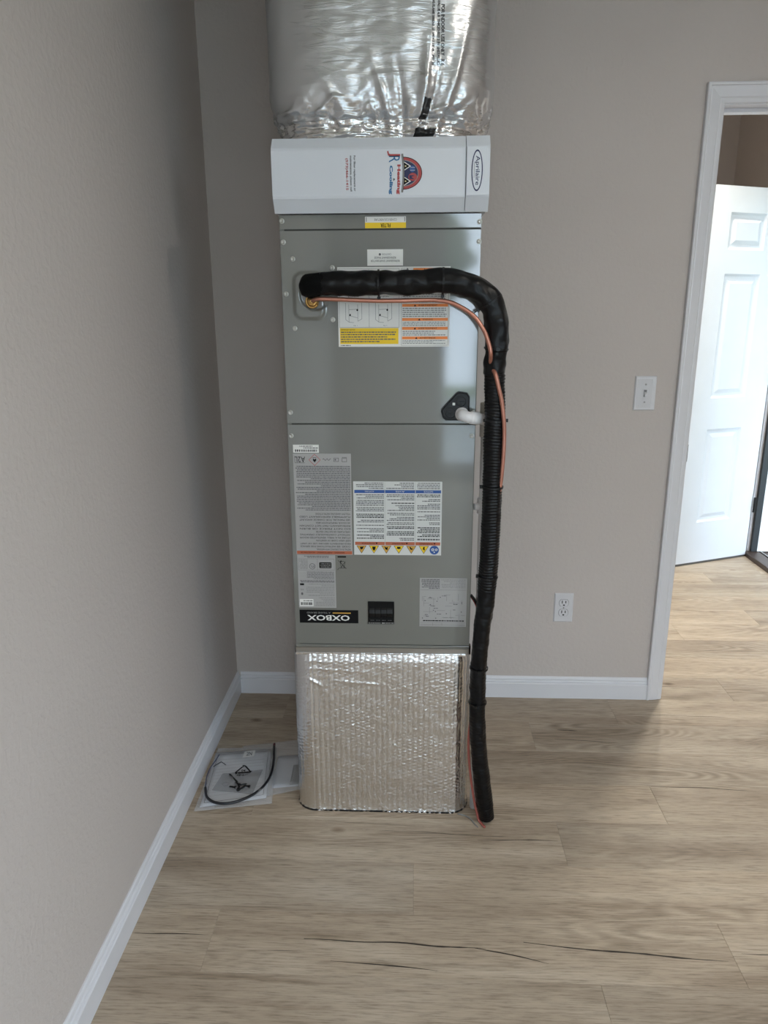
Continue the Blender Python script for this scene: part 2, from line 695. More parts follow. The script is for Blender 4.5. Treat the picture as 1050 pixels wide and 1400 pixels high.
# ------------------------------------------------------------------ the room shell
DX0, DX1, DZ = 1.635, 2.445, 2.053          # cased opening to the hall
wall_panel('wall_left', 'x', -0.12, 0.0, YF - 0.12, 0.12, 0, ZC, [], M_WALL)
wall_panel('wall_back', 'y', 0.0, 0.12, 0.0, XR, 0, ZC, [(DX0 - 0.018, DX1 + 0.018, 0, DZ + 0.018)], M_WALL)
wall_panel('wall_right', 'x', XR, XR + 0.12, YF - 0.12, 2.72, 0, ZC, [W1, ED], M_WALL)
wall_panel('wall_front', 'y', YF - 0.12, YF, 0.0, XR, 0, ZC, [W2], M_WALL)
wall_panel('wall_hall_far', 'y', 2.6, 2.72, 0.70, XR, 0, ZC, [], M_WALL)
wall_panel('wall_hall_left', 'x', 0.70, 0.82, 0.12, 2.6, 0, ZC, [], M_WALL)
o = boxo('ceiling', (-0.12, XR + 0.12, YF - 0.12, 2.72, ZC, ZC + 0.1), M_CEIL)
o['kind'] = 'structure'

# floor: a slab and its planks
PW, PL = 0.1775, 1.2192
TOP = 0.0
floor = boxo('floor', (-0.12, XR + 0.12, YF - 0.12, 2.72, -0.06, -0.0052), M_SUB)
floor['kind'] = 'structure'


def plank_bm(w, d, cracks=()):
    """top face 0.3 mm chamfered round its edge; cracks: polylines of (x, y, halfwidth)"""
    bm = bmesh.new()
    g, c = 0.0001, 0.0006
    x0, x1, y0, y1 = g, w - g, g, d - g
    bot = [bm.verts.new((x, y, -0.005)) for x, y in ((x0, y0), (x1, y0), (x1, y1), (x0, y1))]
    mid = [bm.verts.new((x, y, -0.0006)) for x, y in ((x0, y0), (x1, y0), (x1, y1), (x0, y1))]
    top = [bm.verts.new((x, y, 0)) for x, y in ((x0 + c, y0 + c), (x1 - c, y0 + c), (x1 - c, y1 - c), (x0 + c, y1 - c))]
    bm.faces.new(top)
    for a, b in ((bot, mid), (mid, top)):
        for i in range(4):
            j = (i + 1) % 4
            bm.faces.new((a[i], a[j], b[j], b[i]))
    for cr in cracks:
        up_, dn = [], []
        for x, y, h in cr:
            up_.append(bm.verts.new((x, y + h, 0.00025)))
            dn.append(bm.verts.new((x, y - h, 0.00025)))
        for i in range(len(cr) - 1):
            bm.faces.new((dn[i], dn[i + 1], up_[i + 1], up_[i])).material_index = 1
    return bm


def mkcrack(x0, y0, x1, y1, hw, rnd, wob=0.006):
    n = max(6, int(abs(x1 - x0) / 0.02))
    out = []
    ph = rnd.uniform(0, 9)
    for i in range(n + 1):
        t = i / n
        x = x0 + (x1 - x0) * t
        y = y0 + (y1 - y0) * t + wob * (noise.noise(Vector((x * 7 + ph, ph, 0))))
        h = 1.5 * hw * math.sin(PI * min(1, max(0.04, t))) ** 0.6 * (0.55 + 0.9 * abs(noise.noise(Vector((x * 22, ph, 3)))))
        out.append((x, y, max(0.00025, h)))
    return out


# splits seen in the photo, world coordinates: (x0, y0, x1, y1, half width)
SPLITS = [(0.43, -1.157, 0.86, -1.170, 0.0019), (0.83, -1.168, 1.0, -1.205, 0.0013), (0.95, -1.150, 1.412, -1.185, 0.0017),
          (0.02, -1.155, 0.20, -1.155, 0.0012), (0.50, -1.215, 0.745, -1.232, 0.0014), (0.87, -0.805, 1.095, -0.803, 0.0012),
          (1.18, -0.293, 1.395, -0.310, 0.0012), (1.36, -0.535, 1.75, -0.56, 0.0012), (0.55, -0.775, 1.0, -0.79, 0.0006),
          (1.45, -0.118, 1.83, -0.13, 0.0010), (1.52, 0.10, 1.86, 0.08, 0.0010), (0.40, -0.74, 0.72, -0.755, 0.0006),
          (1.20, -0.235, 1.27, -0.24, 0.0020), (0.35, -1.192, 0.42, -1.192, 0.0006), (1.45, -1.16, 1.60, -1.165, 0.0012),
          (1.95, 0.86, 2.4, 0.85, 0.0008), (1.9, 0.42, 2.3, 0.41, 0.0008)]
rnd = random.Random(3)
pm = {}
k0 = math.floor((YF + 0.012) / PW) - 1
k1 = math.ceil(2.62 / PW)
for k in range(k0, k1):
    ya = -0.012 + k * PW
    yb = ya + PW
    ya_, yb_ = max(ya, YF), min(yb, 2.6)
    if yb_ - ya_ < 0.01:
        continue
    off = (0.69, 1.105, 1.4275)[k % 3]
    xlo = 0.0 if yb_ < 0.13 else 0.82
    x = off - PL * 4
    while x < XR:
        a, b = max(x, xlo), min(x + PL, XR)
        # the board in front of the entry opening stops at the threshold
        if b - a > 0.02:
            cr = []
            for s in SPLITS:
                my = (s[1] + s[3]) / 2
                if ya_ < my < yb_ and a - 0.02 < (s[0] + s[2]) / 2 < b:
                    sx0, sx1 = max(s[0], a + 0.004), min(s[2], b - 0.004)
                    c_ = mkcrack(sx0, s[1], sx1, s[3], s[4], rnd)
                    c_ = [(q[0] - a, min(max(q[1], ya_ + 0.003), yb_ - 0.003) - ya_, q[2]) for q in c_]
                    cr.append(c_)
            key = (round(b - a, 4), round(yb_ - ya_, 4))
            if cr:
                bm = plank_bm(b - a, yb_ - ya_, cr)
                me = bpy.data.meshes.new('plank')
                bm.to_mesh(me)
                bm.free()
                me.materials.append(M_WOOD)
                me.materials.append(M_CRACK)
            elif key in pm:
                me = pm[key]
            else:
                bm = plank_bm(b - a, yb_ - ya_)
                me = bpy.data.meshes.new('plank')
                bm.to_mesh(me)
                bm.free()
                me.materials.append(M_WOOD)
                pm[key] = me
            p = bpy.data.objects.new('plank', me)
            COL.objects.link(p)
            p.parent = floor
            p.location = (a, ya_, 0)
        x += PL

# baseboards
BP = [(0, 0), (0.014, 0), (0.014, 0.0585), (0.0120, 0.0610), (0.0088, 0.0625), (0.0108, 0.0665), (0.0090, 0.0700), (0.0062, 0.0722), (0.0078, 0.0765), (0.0060, 0.0830), (0.0030, 0.0868), (0, 0.0868)]


def baseboard(name, p0, p1, nrm):
    bm = bmesh.new()
    extrude_profile(bm, BP, p0, p1, nrm)
    o = obj(name, bm, M_TRIM)
    o['kind'] = 'structure'


baseboard('baseboard_left', (0, YF), (0, 0.0), (1, 0))
baseboard('baseboard_back', (0.0145, 0), (1.5775, 0), (0, -1))
baseboard('baseboard_right', (XR, YF + 0.015), (XR, -0.0005), (-1, 0))
baseboard('baseboard_front', (0.0145, YF), (XR - 0.0145, YF), (0, 1))
baseboard('baseboard_hall', (0.83, 2.6), (XR - 0.01, 2.6), (0, -1))

# cased opening: trim_1 with jambs, stops and mitred casing boards
CW = 0.0575
CPROF = [(0.0, 0.0), (0.0, 0.0165), (0.0035, 0.018), (0.0085, 0.0175), (0.0105, 0.0145), (0.0145, 0.0150), (0.030, 0.0125), (0.040, 0.0105), (0.0425, 0.0080), (0.0465, 0.0085), (0.0555, 0.0070), (0.0575, 0.0050), (0.0575, 0.0)]
XO0, XO1, ZO = DX0 - CW, DX1 + CW, DZ + 0.057
trim = empty('trim_1', (DX0, 0, 0), None, None, None, 'structure')


def casing(path, side):
    """path: list of (x, z, dx, dz): a corner of the outer edge and the inward direction of the width there"""
    bm = bmesh.new()
    rows = []
    for x, z, dx, dz in path:
        rows.append([bm.verts.new((x + dx * w, side * t if side < 0 else 0.12 + t, z + dz * w)) for w, t in CPROF])
    n = len(CPROF)
    for i in range(n):
        bm.faces.new((rows[0][i], rows[1][i], rows[1][(i + 1) % n], rows[0][(i + 1) % n]))
    bm.faces.new(rows[0])
    bm.faces.new(rows[1][::-1])
    return obj('casing_board', bm, M_TRIM, trim)


for sd in (-1, 1):
    casing([(XO0, 0, 1, 0), (XO0, ZO, 1, -1)], sd)
    casing([(XO0, ZO, 1, -1), (XO1, ZO, -1, -1)], sd)
    casing([(XO1, ZO, -1, -1), (XO1, 0, -1, 0)], sd)
boxo('jamb', (DX0 - 0.0175, DX0 + 0.003, 0.0, 0.12, 0, DZ + 0.0175), M_TRIM, trim)
boxo('jamb', (DX1 - 0.003, DX1 + 0.0175, 0.0, 0.12, 0, DZ + 0.0175), M_TRIM, trim)
boxo('jamb', (DX0 + 0.003, DX1 - 0.003, 0.0, 0.12, DZ - 0.003, DZ + 0.0175), M_TRIM, trim)
boxo('door_stop', (DX0 + 0.003, DX0 + 0.0145, 0.045, 0.080, 0, DZ - 0.0145), M_TRIM, trim, 0.002)
boxo('door_stop', (DX1 - 0.0145, DX1 - 0.003, 0.045, 0.080, 0, DZ - 0.0145), M_TRIM, trim, 0.002)
boxo('door_stop', (DX0 + 0.003, DX1 - 0.003, 0.045, 0.080, DZ - 0.0145, DZ - 0.003), M_TRIM, trim, 0.002)
st = boxo('strike_plate', (DX0 + 0.0031, DX0 + 0.0052, 0.002, 0.032, 0.925, 0.985), M_HW, trim)
st['label'] = 'dark metal strike plate'

# windows behind the photographer: frames, sashes, panes
def window(name, axis, pos, w, dirn):
    a0, a1, z0, z1 = w
    root = empty(name, (pos, a0, z0) if axis == 'x' else (a0, pos, z0), None, None, None, 'structure')

    def bx(nm, A0, A1, D0, D1, Z0, Z1, m, bev=0.002):
        d0, d1 = sorted((pos + dirn * D0, pos + dirn * D1))
        dims = (d0, d1, A0, A1, Z0, Z1) if axis == 'x' else (A0, A1, d0, d1, Z0, Z1)
        return boxo(nm, dims, m, root, bev)
    t = 0.045
    bx('window_frame', a0, a0 + t, 0.03, 0.10, z0, z1, M_TRIM)
    bx('window_frame', a1 - t, a1, 0.03, 0.10, z0, z1, M_TRIM)
    bx('window_frame', a0 + t, a1 - t, 0.03, 0.10, z0, z0 + t, M_TRIM)
    bx('window_frame', a0 + t, a1 - t, 0.03, 0.10, z1 - t, z1, M_TRIM)
    mid = (a0 + a1) / 2
    bx('mullion', mid - 0.03, mid + 0.03, 0.03, 0.10, z0 + t, z1 - t, M_TRIM)
    bx('pane', a0 + t, mid - 0.03, 0.06, 0.064, z0 + t, z1 - t, M_GLASS, 0)
    bx('pane', mid + 0.03, a1 - t, 0.06, 0.064, z0 + t, z1 - t, M_GLASS, 0)
    bx('sill', a0 - 0.03, a1 + 0.03, -0.03, 0.0, z0 - 0.025, z0, M_TRIM)


window('window_1', 'x', XR, W1, 1)
window('window_2', 'y', YF, W2, -1)

# ------------------------------------------------------------------ entry door standing open in the hall
HX, HY = 2.684, 1.706                 # hinge line
ddir = Vector((-0.9217, -0.388, 0)).normalized()
dn = Vector((0.388, -0.9217, 0)).normalized()      # face towards the opening
DW, DH, DT, DZ0 = 0.905, 2.035, 0.044, 0.014
door = empty('door_1', (HX, HY, 0), None, None, None, 'structure')


def dpt(a, t, z):
    """a along the leaf from the hinge, t depth behind the visible face"""
    p = Vector((HX, HY, 0)) + ddir * a - dn * t
    return (p.x, p.y, z)


def dbox(bm, a0, a1, t0, t1, z0, z1, mi=0):
    vs = [bm.verts.new(dpt(a, t, z)) for a in (a0, a1) for t in (t0, t1) for z in (z0, z1)]
    for f in [(0, 1, 3, 2), (4, 6, 7, 5), (0, 4, 5, 1), (2, 3, 7, 6), (0, 2, 6, 4), (1, 5, 7, 3)]:
        bm.faces.new([vs[i] for i in f]).material_index = mi


cols = [(0.158, 0.405), (0.530, 0.777)]
rows_ = [(0.255, 0.795), (0.967, 1.620), (1.740, 1.923)]
A = [0.0, 0.158, 0.405, 0.530, 0.777, DW]
Zs = [DZ0, 0.255, 0.795, 0.967, 1.620, 1.740, 1.923, DZ0 + DH]
bm = bmesh.new()
for i in range(5):
    for j in range(7):
        if i in (1, 3) and j in (1, 3, 5):
            continue
        dbox(bm, A[i], A[i + 1], 0, DT, Zs[j], Zs[j + 1])
bmesh.ops.remove_doubles(bm, verts=bm.verts, dist=1e-5)
seen = {}
for f in bm.faces:
    seen.setdefault(tuple(round(c, 4) for c in f.calc_center_median()), []).append(f)
bmesh.ops.delete(bm, geom=[f for k in seen.values() if len(k) > 1 for f in k], context='FACES_ONLY')
leaf = obj('door_leaf', bm, M_DOORW, door)
for a0, a1 in cols:
    for z0, z1 in rows_:
        bm = bmesh.new()
        for side in (0, 1):
            prof = [(0.0, 0.0), (0.004, 0.003), (0.012, 0.009), (0.020, 0.010), (0.026, 0.010), (0.044, 0.004), (0.048, 0.003)]
            loops = []
            for w, t in prof:
                tt = t if side == 0 else DT - t
                loops.append([bm.verts.new(dpt(a, tt, z)) for a, z in ((a0 + w, z0 + w), (a1 - w, z0 + w), (a1 - w, z1 - w), (a0 + w, z1 - w))])
            for p, q in zip(loops, loops[1:]):
                for i in range(4):
                    bm.faces.new((p[i], p[(i + 1) % 4], q[(i + 1) % 4], q[i]))
            bm.faces.new(loops[-1])
        obj('door_panel', bm, M_DOORW, door)
bm = bmesh.new()
dbox(bm, 0.0, DW, 0.002, DT - 0.002, 0.002, DZ0)
obj('door_sweep', bm, M_SWEEP, door)['label'] = 'grey rubber door sweep'
bm = bmesh.new()
lathe(bm, [(0, 0), (0.03, 0), (0.03, 0.006), (0.012, 0.012), (0.012, 0.035), (0.026, 0.045), (0.028, 0.062), (0.018, 0.072), (0, 0.074)], dpt(DW - 0.07, 0, 0.95), dn, 20)
obj('door_knob', bm, M_HW, door, True)['label'] = 'dark metal knob'
for zz in (0.28, 1.05, 1.80):
    bm = bmesh.new()
    lathe(bm, [(0, 0), (0.007, 0), (0.007, 0.09), (0, 0.09)], (HX + 0.010, HY - 0.012, zz), (0, 0, 1), 10)
    obj('hinge', bm, M_HW, door)['label'] = 'dark hinge barrel'

# unseen fill lamps added to the hall and room ceilings to brighten both
for n_, (lx, ly) in enumerate(((1.95, 0.55), (2.05, 1.25), (1.9, -1.9), (0.9, -3.6))):
    hl = empty('fill_lamp', (lx, ly, ZC), ('unseen added fill lamp in the ceiling nearest the cased opening', 'unseen added fill lamp in the ceiling deeper in the hall', 'unseen added fill lamp in the ceiling nearest the back wall of the room', 'unseen added fill lamp in the ceiling behind the camera')[n_], 'lamp')
    bm = bmesh.new()
    lathe(bm, [(0.060, 0.0), (0.085, 0.0), (0.085, 0.004), (0.080, 0.006), (0.060, 0.006), (0.058, 0.0)], (lx, ly, ZC), (0, 0, -1), 32)
    obj('trim_ring', bm, M_TRIM, hl)
    bm = bmesh.new()
    lathe(bm, [(0.058, 0.001), (0, 0.001)], (lx, ly, ZC), (0, 0, -1), 32)
    M_LAMP = NT('fill lamp lens')
    M_LAMP.b.inputs['Emission Color'].default_value = (1.0, 0.90, 0.76, 1)
    M_LAMP.b.inputs['Emission Strength'].default_value = 4.0
    obj('lens', bm, M_LAMP.m, hl, True)
    ld = bpy.data.lights.new('fill_beam', 'AREA')
    ld.shape = 'DISK'
    ld.size = 0.11
    ld.energy = 5.6 if n_ < 2 else 4.2
    ld.spread = math.radians(120 if n_ < 2 else 165)
    ld.color = (1.0, 0.94, 0.82) if n_ < 2 else (1.0, 0.93, 0.84)
    lo_ = bpy.data.objects.new('fill_beam', ld)
    lo_.location = (lx, ly, ZC - 0.008)
    COL.objects.link(lo_)

# entry frame and threshold
ef = empty('trim_2', (XR, ED[1], 0), None, None, None, 'structure')
boxo('jamb', (XR + 0.0345, XR + 0.12, ED[1] - 0.020, ED[1], 0.030, ED[3]), M_PORCH, ef)
boxo('dark_jamb', (XR - 0.0, XR + 0.034, ED[1] - 0.024, ED[1], 0.030, ED[3]), M_JAMBD, ef)
boxo('jamb', (XR, XR + 0.12, ED[0], ED[0] + 0.02, 0.030, ED[3]), M_TRIM, ef)
boxo('jamb', (XR, XR + 0.12, ED[0] + 0.02, ED[1] - 0.024, ED[3] - 0.02, ED[3]), M_TRIM, ef)
for (ya, yb) in ((ED[1] + 0.004, ED[1] + 0.06), (ED[0] - 0.06, ED[0] - 0.004)):
    boxo('casing_board', (XR - 0.016, XR, ya, yb, 0, ED[3] + 0.06), M_TRIM, ef, 0.003)
boxo('casing_board', (XR - 0.016, XR, ED[0] - 0.004, ED[1] + 0.004, ED[3] + 0.003, ED[3] + 0.06), M_TRIM, ef, 0.003)
th = empty('trim_3', (XR, ED[0], 0), None, None, None, 'structure')
boxo('threshold', (XR - 0.035, XR + 0.05, ED[0] + 0.001, ED[1] - 0.001, 0.0, 0.028), M_THRESH, th, 0.004)
boxo('threshold_rib', (XR + 0.052, XR + 0.060, ED[0] + 0.001, ED[1] - 0.001, 0.0, 0.032), M_GALV, th)
boxo('threshold_rib', (XR + 0.064, XR + 0.145, ED[0] + 0.001, ED[1] - 0.001, 0.0, 0.024), M_THRESH, th, 0.004)

# outside: porch slab, its white side wall, lawn, hedge, added sky blockers
for nm, d, m in (('floor_porch', (XR + 0.15, XR + 2.3, -0.2, 2.3, -0.10, -0.02), M_CONC),
                 ('wall_porch', (XR + 0.125, XR + 2.3, ED[1] + 0.05, ED[1] + 0.15, -0.02, 2.6), M_PORCH),
                 ('roof_sky_block', (XR + 0.125, XR + 2.6, 0.4, 3.2, 2.35, 2.45), M_BLOCKER),  # unseen roof added to cut daylight through the entry
                 ('wall_sky_block', (XR + 3.6, XR + 3.8, -1.8, 9, -0.25, 6.0), M_BLOCKER),  # unseen wall added to block low sky light into the hall
                 ('driveway', (-1.0, 7.0, -13.5, YF - 0.3, -0.25, -0.235), M_CONC),
                 ('ground', (-14, 18, -16, 14, -0.35, -0.25), M_GRASS)):
    o = boxo(nm, d, m)
    o['kind'] = 'structure'


def hedge(name, x0, x1, y, h, label, seed):
    bm = bmesh.new()
    n, r = int((x1 - x0) / 0.16), 22
    rings = []
    for i in range(n + 1):
        x = x0 + (x1 - x0) * i / n
        ring = []
        for k in range(r):
            a = 2 * PI * k / r
            e = 0.45 * math.sin(PI * i / n) + 0.55
            p = Vector((x, y + 0.7 * e * math.cos(a), h * 0.5 + h * 0.52 * e * math.sin(a)))
            d = noise.fractal(p * 1.7 + Vector((seed, 0, 0)), 1.0, 2.2, 4) * 0.32
            ring.append(bm.verts.new(p + Vector((0, math.cos(a) * d, math.sin(a) * d + (-0.25 if k else -0.25)))))
        rings.append(ring)
    for a, b in zip(rings, rings[1:]):
        for k in range(r):
            bm.faces.new((a[k], a[(k + 1) % r], b[(k + 1) % r], b[k]))
    bm.faces.new(rings[0][::-1])
    bm.faces.new(rings[-1])
    o = obj(name, bm, M_HEDGE, None, True, (x0, y, -0.25))
    tag(o, label, 'hedge')


hedge('hedge', 1.75, 8.0, -11.5, 1.7, 'long green hedge across the lawn behind the photographer', 3.0)



def small_tree(x, y, h, r, seed, label):
    t = empty('small_tree', (x, y, -0.25), label, 'tree', 'trees behind the photographer')
    bm = bmesh.new()
    tube(bm, spline([(x, y, -0.25), (x + 0.05, y, 0.6), (x - 0.03, y + 0.04, 1.5)], 0.1), lambda i, s_, a: 0.07 - 0.015 * s_, 10)
    obj('trunk', bm, M_BARK, t, True)
    bm = bmesh.new()
    bmesh.ops.create_icosphere(bm, subdivisions=5, radius=1.0)
    for v in bm.verts:
        d = v.co.normalized()
        q = 1 + 0.30 * noise.fractal(d * 2.4 + Vector((seed, 0, 0)), 0.9, 2.1, 5) + 0.10 * noise.noise(d * 14)
        v.co = Vector((x, y, h)) + Vector((d.x * r, d.y * r, d.z * r * 0.9)) * q
    obj('crown', bm, M_HEDGE, t, True)


small_tree(0.6, -10.5, 2.25, 0.85, 1.0, 'small round tree left of the driveway hedge')
small_tree(3.5, -10.0, 2.40, 0.85, 4.0, 'small round tree in front of the hedge')
small_tree(6.6, -10.3, 2.30, 0.85, 8.0, 'small round tree farthest along the hedge')

# ------------------------------------------------------------------ the air handler
UX0, UX1, UY, UYB = 0.3555, 0.8415, -0.686, -0.186
UZ0, UZ1 = 0.530, 1.663
unit = empty('air_handler', ((UX0 + UX1) / 2, -0.44, UZ0),
             'tall grey-green sheet metal air handler covered in upside-down labels, on a foil-wrapped base', 'air handler')
bm = bmesh.new()
box(bm, UX0, UX1, UY + 0.0025, UYB, UZ0, UZ1, bev=0.002)
obj('cabinet', bm, M_UNIT, unit)


def sheet(name, x0, x1, z0, z1, th_=0.0025, bev=0.0016, m=M_UNIT):
    bm = bmesh.new()
    box(bm, x0, x1, UY, UY + th_ - 0.0001, z0, z1, bev=bev if bev < th_ else 0)
    return obj(name, bm, m, unit)


# dark reveals behind the joints
for z in (1.1592, 1.6285, 0.5395):
    boxo('joint', (UX0 + 0.012, UX1 - 0.001, UY + 0.0015, UY + 0.0026, z - 0.0022, z + 0.0022), M_UNITD, unit)
sheet('top_rail', UX0 + 0.001, UX1 - 0.001, 1.6302, 1.6625, bev=0.0008)
sheet('coil_panel', UX0 + 0.001, UX1 - 0.001, 1.1606, 1.6268, bev=0.0010)
sheet('blower_panel', UX0 + 0.001, UX1 - 0.001, 0.5405, 1.1578, bev=0.0010)
sheet('bottom_rail', UX0 + 0.001, UX1 - 0.001, 0.5302, 0.5385, bev=0.0008)

# screws: hex washer heads
bm = bmesh.new()
lathe(bm, [(0, 0), (0.0062, 0), (0.0062, 0.0010), (0.0058, 0.0014), (0.0042, 0.0016)], (0, 0, 0), (0, -1, 0), 16)
lathe(bm, [(0.0042, 0.0016), (0.0040, 0.0044), (0.0034, 0.0050), (0.0016, 0.0044), (0, 0.0044)], (0, 0, 0), (0, -1, 0), 6)
sme = bpy.data.meshes.new('screw')
bm.to_mesh(sme)
bm.free()
sme.materials.append(M_SCREW)
UL = loc_of(unit)
SCREWS = [(0.3629, 1.649), (0.8369, 1.643), (0.3645, 1.6011), (0.8365, 1.5989), (0.3861, 1.5624), (0.482, 1.5415),
          (0.3667, 1.4807), (0.4809, 1.4193), (0.3853, 1.3985), (0.3662, 1.189), (0.3657, 1.1284), (0.8319, 1.1295), (0.8345, 1.189)]
for x, z in SCREWS:
    yy = UY - (0.0015 if (x, z) in ((0.3667, 1.4807),) else 0.0)
    s = bpy.data.objects.new('screw', sme)
    COL.objects.link(s)
    s.parent = unit
    s.location = Vector((x, yy, z)) - UL

# access plate with its stamped dish
bm = bmesh.new()
prism(bm, [(0.3585, 1.407), (0.4690, 1.407), (0.4712, 1.410), (0.4712, 1.538), (0.4650, 1.5400), (0.4640, 1.5500), (0.461, 1.5526), (0.3585, 1.5526)][::-1], UY - 0.0014, UY)
acc = obj('access_plate', bm, M_UNIT, unit)
bm = bmesh.new()


def sdrect(x, z, cx, cz, hx, hz, r):
    dx, dz = abs(x - cx) - hx + r, abs(z - cz) - hz + r
    return math.hypot(max(dx, 0), max(dz, 0)) + min(max(dx, dz), 0) - r


nx, nz = 52, 66
gx0, gx1, gz0, gz1 = 0.3775, 0.4700, 1.4085, 1.5400
gv = []
for i in range(nx + 1):
    col = []
    for j in range(nz + 1):
        x, z = gx0 + (gx1 - gx0) * i / nx, gz0 + (gz1 - gz0) * j / nz
        d = sdrect(x, z, 0.424, 1.4755, 0.043, 0.060, 0.026)
        t = min(1, max(0, -d / 0.012))
        h = 0.0055 * t * t * (3 - 2 * t)
        dd = math.hypot(x - 0.438, z - 1.478)
        t2 = min(1, max(0, (0.040 - dd) / 0.008))
        h -= 0.0025 * t2 * t2 * (3 - 2 * t2)
        col.append(bm.verts.new((x, UY - 0.0016 - h, z)))
    gv.append(col)
for i in range(nx):
    for j in range(nz):
        bm.faces.new((gv[i][j], gv[i + 1][j], gv[i + 1][j + 1], gv[i][j + 1]))
ds = obj('stamped_dish', bm, M_UNIT, acc, True)

# --- labels (all upside down on the inverted unit, as in the photo)
lr = random.Random(11)
PY = UY - 0.00002
L = Lab(PY)
L.base(0.5634, 1.6309, 0.6614, 1.6568, M_WHITE)
L.rect(0.5634, 1.6309, 0.6614, 1.6435, M_YEL)
L.text('FILTER', 0.6125, 1.6372, 0.024, 0.0085, M_PRINT, 180, bold=0.02)
L.text('COVER/COUVERTURE', 0.6125, 1.6500, 0.054, 0.0052, M_PRINTG, 180)
L.line((0.5665, 1.6455), (0.5665, 1.6555), 0.0012, M_PRINT)
L.line((0.6583, 1.6455), (0.6583, 1.6555), 0.0012, M_PRINT)
L.build('filter_label', unit)['label'] = 'white and yellow label reading FILTER upside down'

L = Lab(PY)
L.base(0.5679, 1.5455, 0.6546, 1.5830, M_WHITE)
L.text('REFRIGERANT EVAPORATOR', 0.6112, 1.5565, 0.070, 0.0048, M_PRINT, 180)
L.text('REFRIGERANT PHASE', 0.6112, 1.5640, 0.052, 0.0048, M_PRINT, 180)
L.text('CAUTION', 0.6050 + 0.010, 1.5715, 0.022, 0.0048, M_PRINTG, 180)
L.disc(0.5985, 1.5715, 0.0028, 0.0028, M_PRINTG)
L.build('refrigerant_label', unit)['label'] = 'small white label with three lines of text'

L = Lab(PY)
x0, x1, z0, z1 = 0.4942, 0.7698, 1.3532, 1.5428
L.base(x0, z0, x1, z1, M_WHITE)
xm = 0.6496
# left half: drawings over a yellow notice
L.rect(x0 + 0.004, 1.3600, xm - 0.006, 1.3985, M_YEL)
L.text('IMPORTANT NOTICE', x0 + 0.024, 1.3945, 0.034, 0.0030, M_PRINT, 0)
L.lines(x0 + 0.006, 1.3630, xm - 0.010, 1.3915, 5, M_PRINTG, lr, 0.5, short=0.6, right=False)
L.frame(x0 + 0.003, 1.4000, xm - 0.004, z1 - 0.004, 0.0006, M_PRINTG)
L.line((0.5712, 1.400), (0.5712, z1 - 0.004), 0.0006, M_PRINTG)
for cx in (0.533, 0.607):
    L.text('BOTTOM RETURN' if cx < 0.57 else 'TOP RETURN', cx, 1.4735, 0.026, 0.0026, M_PRINT, 0)
    for (a, b) in (((-.012, .030), (-.012, -.012)), ((.010, .030), (.010, -.010)), ((-.012, -.012), (.000, -.013)), ((-.012, .018), (.010, .019)), ((.010, -.010), (.020, -.004)),
                   ((.020, -.004), (.020, .034)), ((-.020, -.006), (-.020, .034)), ((-.020, -.006), (-.012, -.012)), ((-.012, .004), (.010, -.002))):
        L.line((cx + a[0], 1.4350 - 0.010 + a[1]), (cx + b[0], 1.4350 - 0.010 + b[1]), 0.0007, M_PRINTG)
    L.disc(cx + 0.009, 1.4420, 0.0022, 0.0026, M_PRINT)
    L.disc(cx - 0.009, 1.4300, 0.0018, 0.0030, M_PRINT)
    L.text('Fig. 1' if cx < 0.57 else 'Fig. 2', cx + 0.004, 1.4045, 0.009, 0.0026, M_PRINT, 0)
L.lines(x0 + 0.004, 1.3550, x0 + 0.03, 1.3582, 1, M_PRINTG, lr)
# right half: five orange bars
bars = [(1.5395, 1.5320, 'WARNING'), (1.4560, 1.4490, 'AVERTISSEMENT'), (1.4225, 1.4155, 'WARNING'), (1.4010, 1.3940, 'AVERTISSEMENT'), (1.3780, 1.3710, 'ADVERTENCIA')]
L.frame(xm + 0.001, z0 + 0.003, x1 - 0.003, z1 - 0.003, 0.0006, M_PRINTG)
for i, (a, b, tx) in enumerate(bars):
    xs = xm + 0.003 if i else xm + 0.030
    L.rect(xs, b, x1 - 0.0045, a, M_ORG)
    c = (xm + x1) / 2 + (0.012 if i == 0 else 0)
    L.text(tx, c + 0.006, (a + b) / 2, 0.005 * len(tx) * 0.72, 0.0042, M_PRINT, 0)
    tx0 = c - 0.005 * len(tx) * 0.36 - 0.002
    L.poly([(tx0 - 0.003, b + 0.001), (tx0 + 0.003, b + 0.001), (tx0, a - 0.001)], M_PRINT, 2)
    lo = bars[i + 1][0] if i < 4 else z0 + 0.005
    n = max(3, int((b - lo) / 0.0045))
    L.lines(xm + 0.004, lo + 0.0014, x1 - 0.007, b - 0.0014, n, M_PRINTL, lr, 0.55, right=False)
L.poly([(xm + 0.011, 1.5325), (xm + 0.021, 1.5325), (xm + 0.016, 1.5405)], M_PRINTG)
L.build('warning_label', unit)['label'] = 'large white label with yellow notice and orange warning bars'

L = Lab(PY)
L.base(0.3690, 1.0838, 0.4364, 1.1049, M_WHITE)
p = 0.3740
while p < 0.4310:
    w = lr.choice((0.0007, 0.0012, 0.002, 0.0028))
    L.rect(p, 1.0865, min(p + w, 0.4315), 1.0925, M_PRINT)
    p += w + lr.choice((0.0009, 0.0014, 0.002))
L.lines(0.372, 1.0945, 0.434, 1.0985, 1, M_PRINTG, lr)
L.lines(0.385, 1.0995, 0.420, 1.1030, 1, M_PRINTG, lr)
L.build('barcode_label', unit)

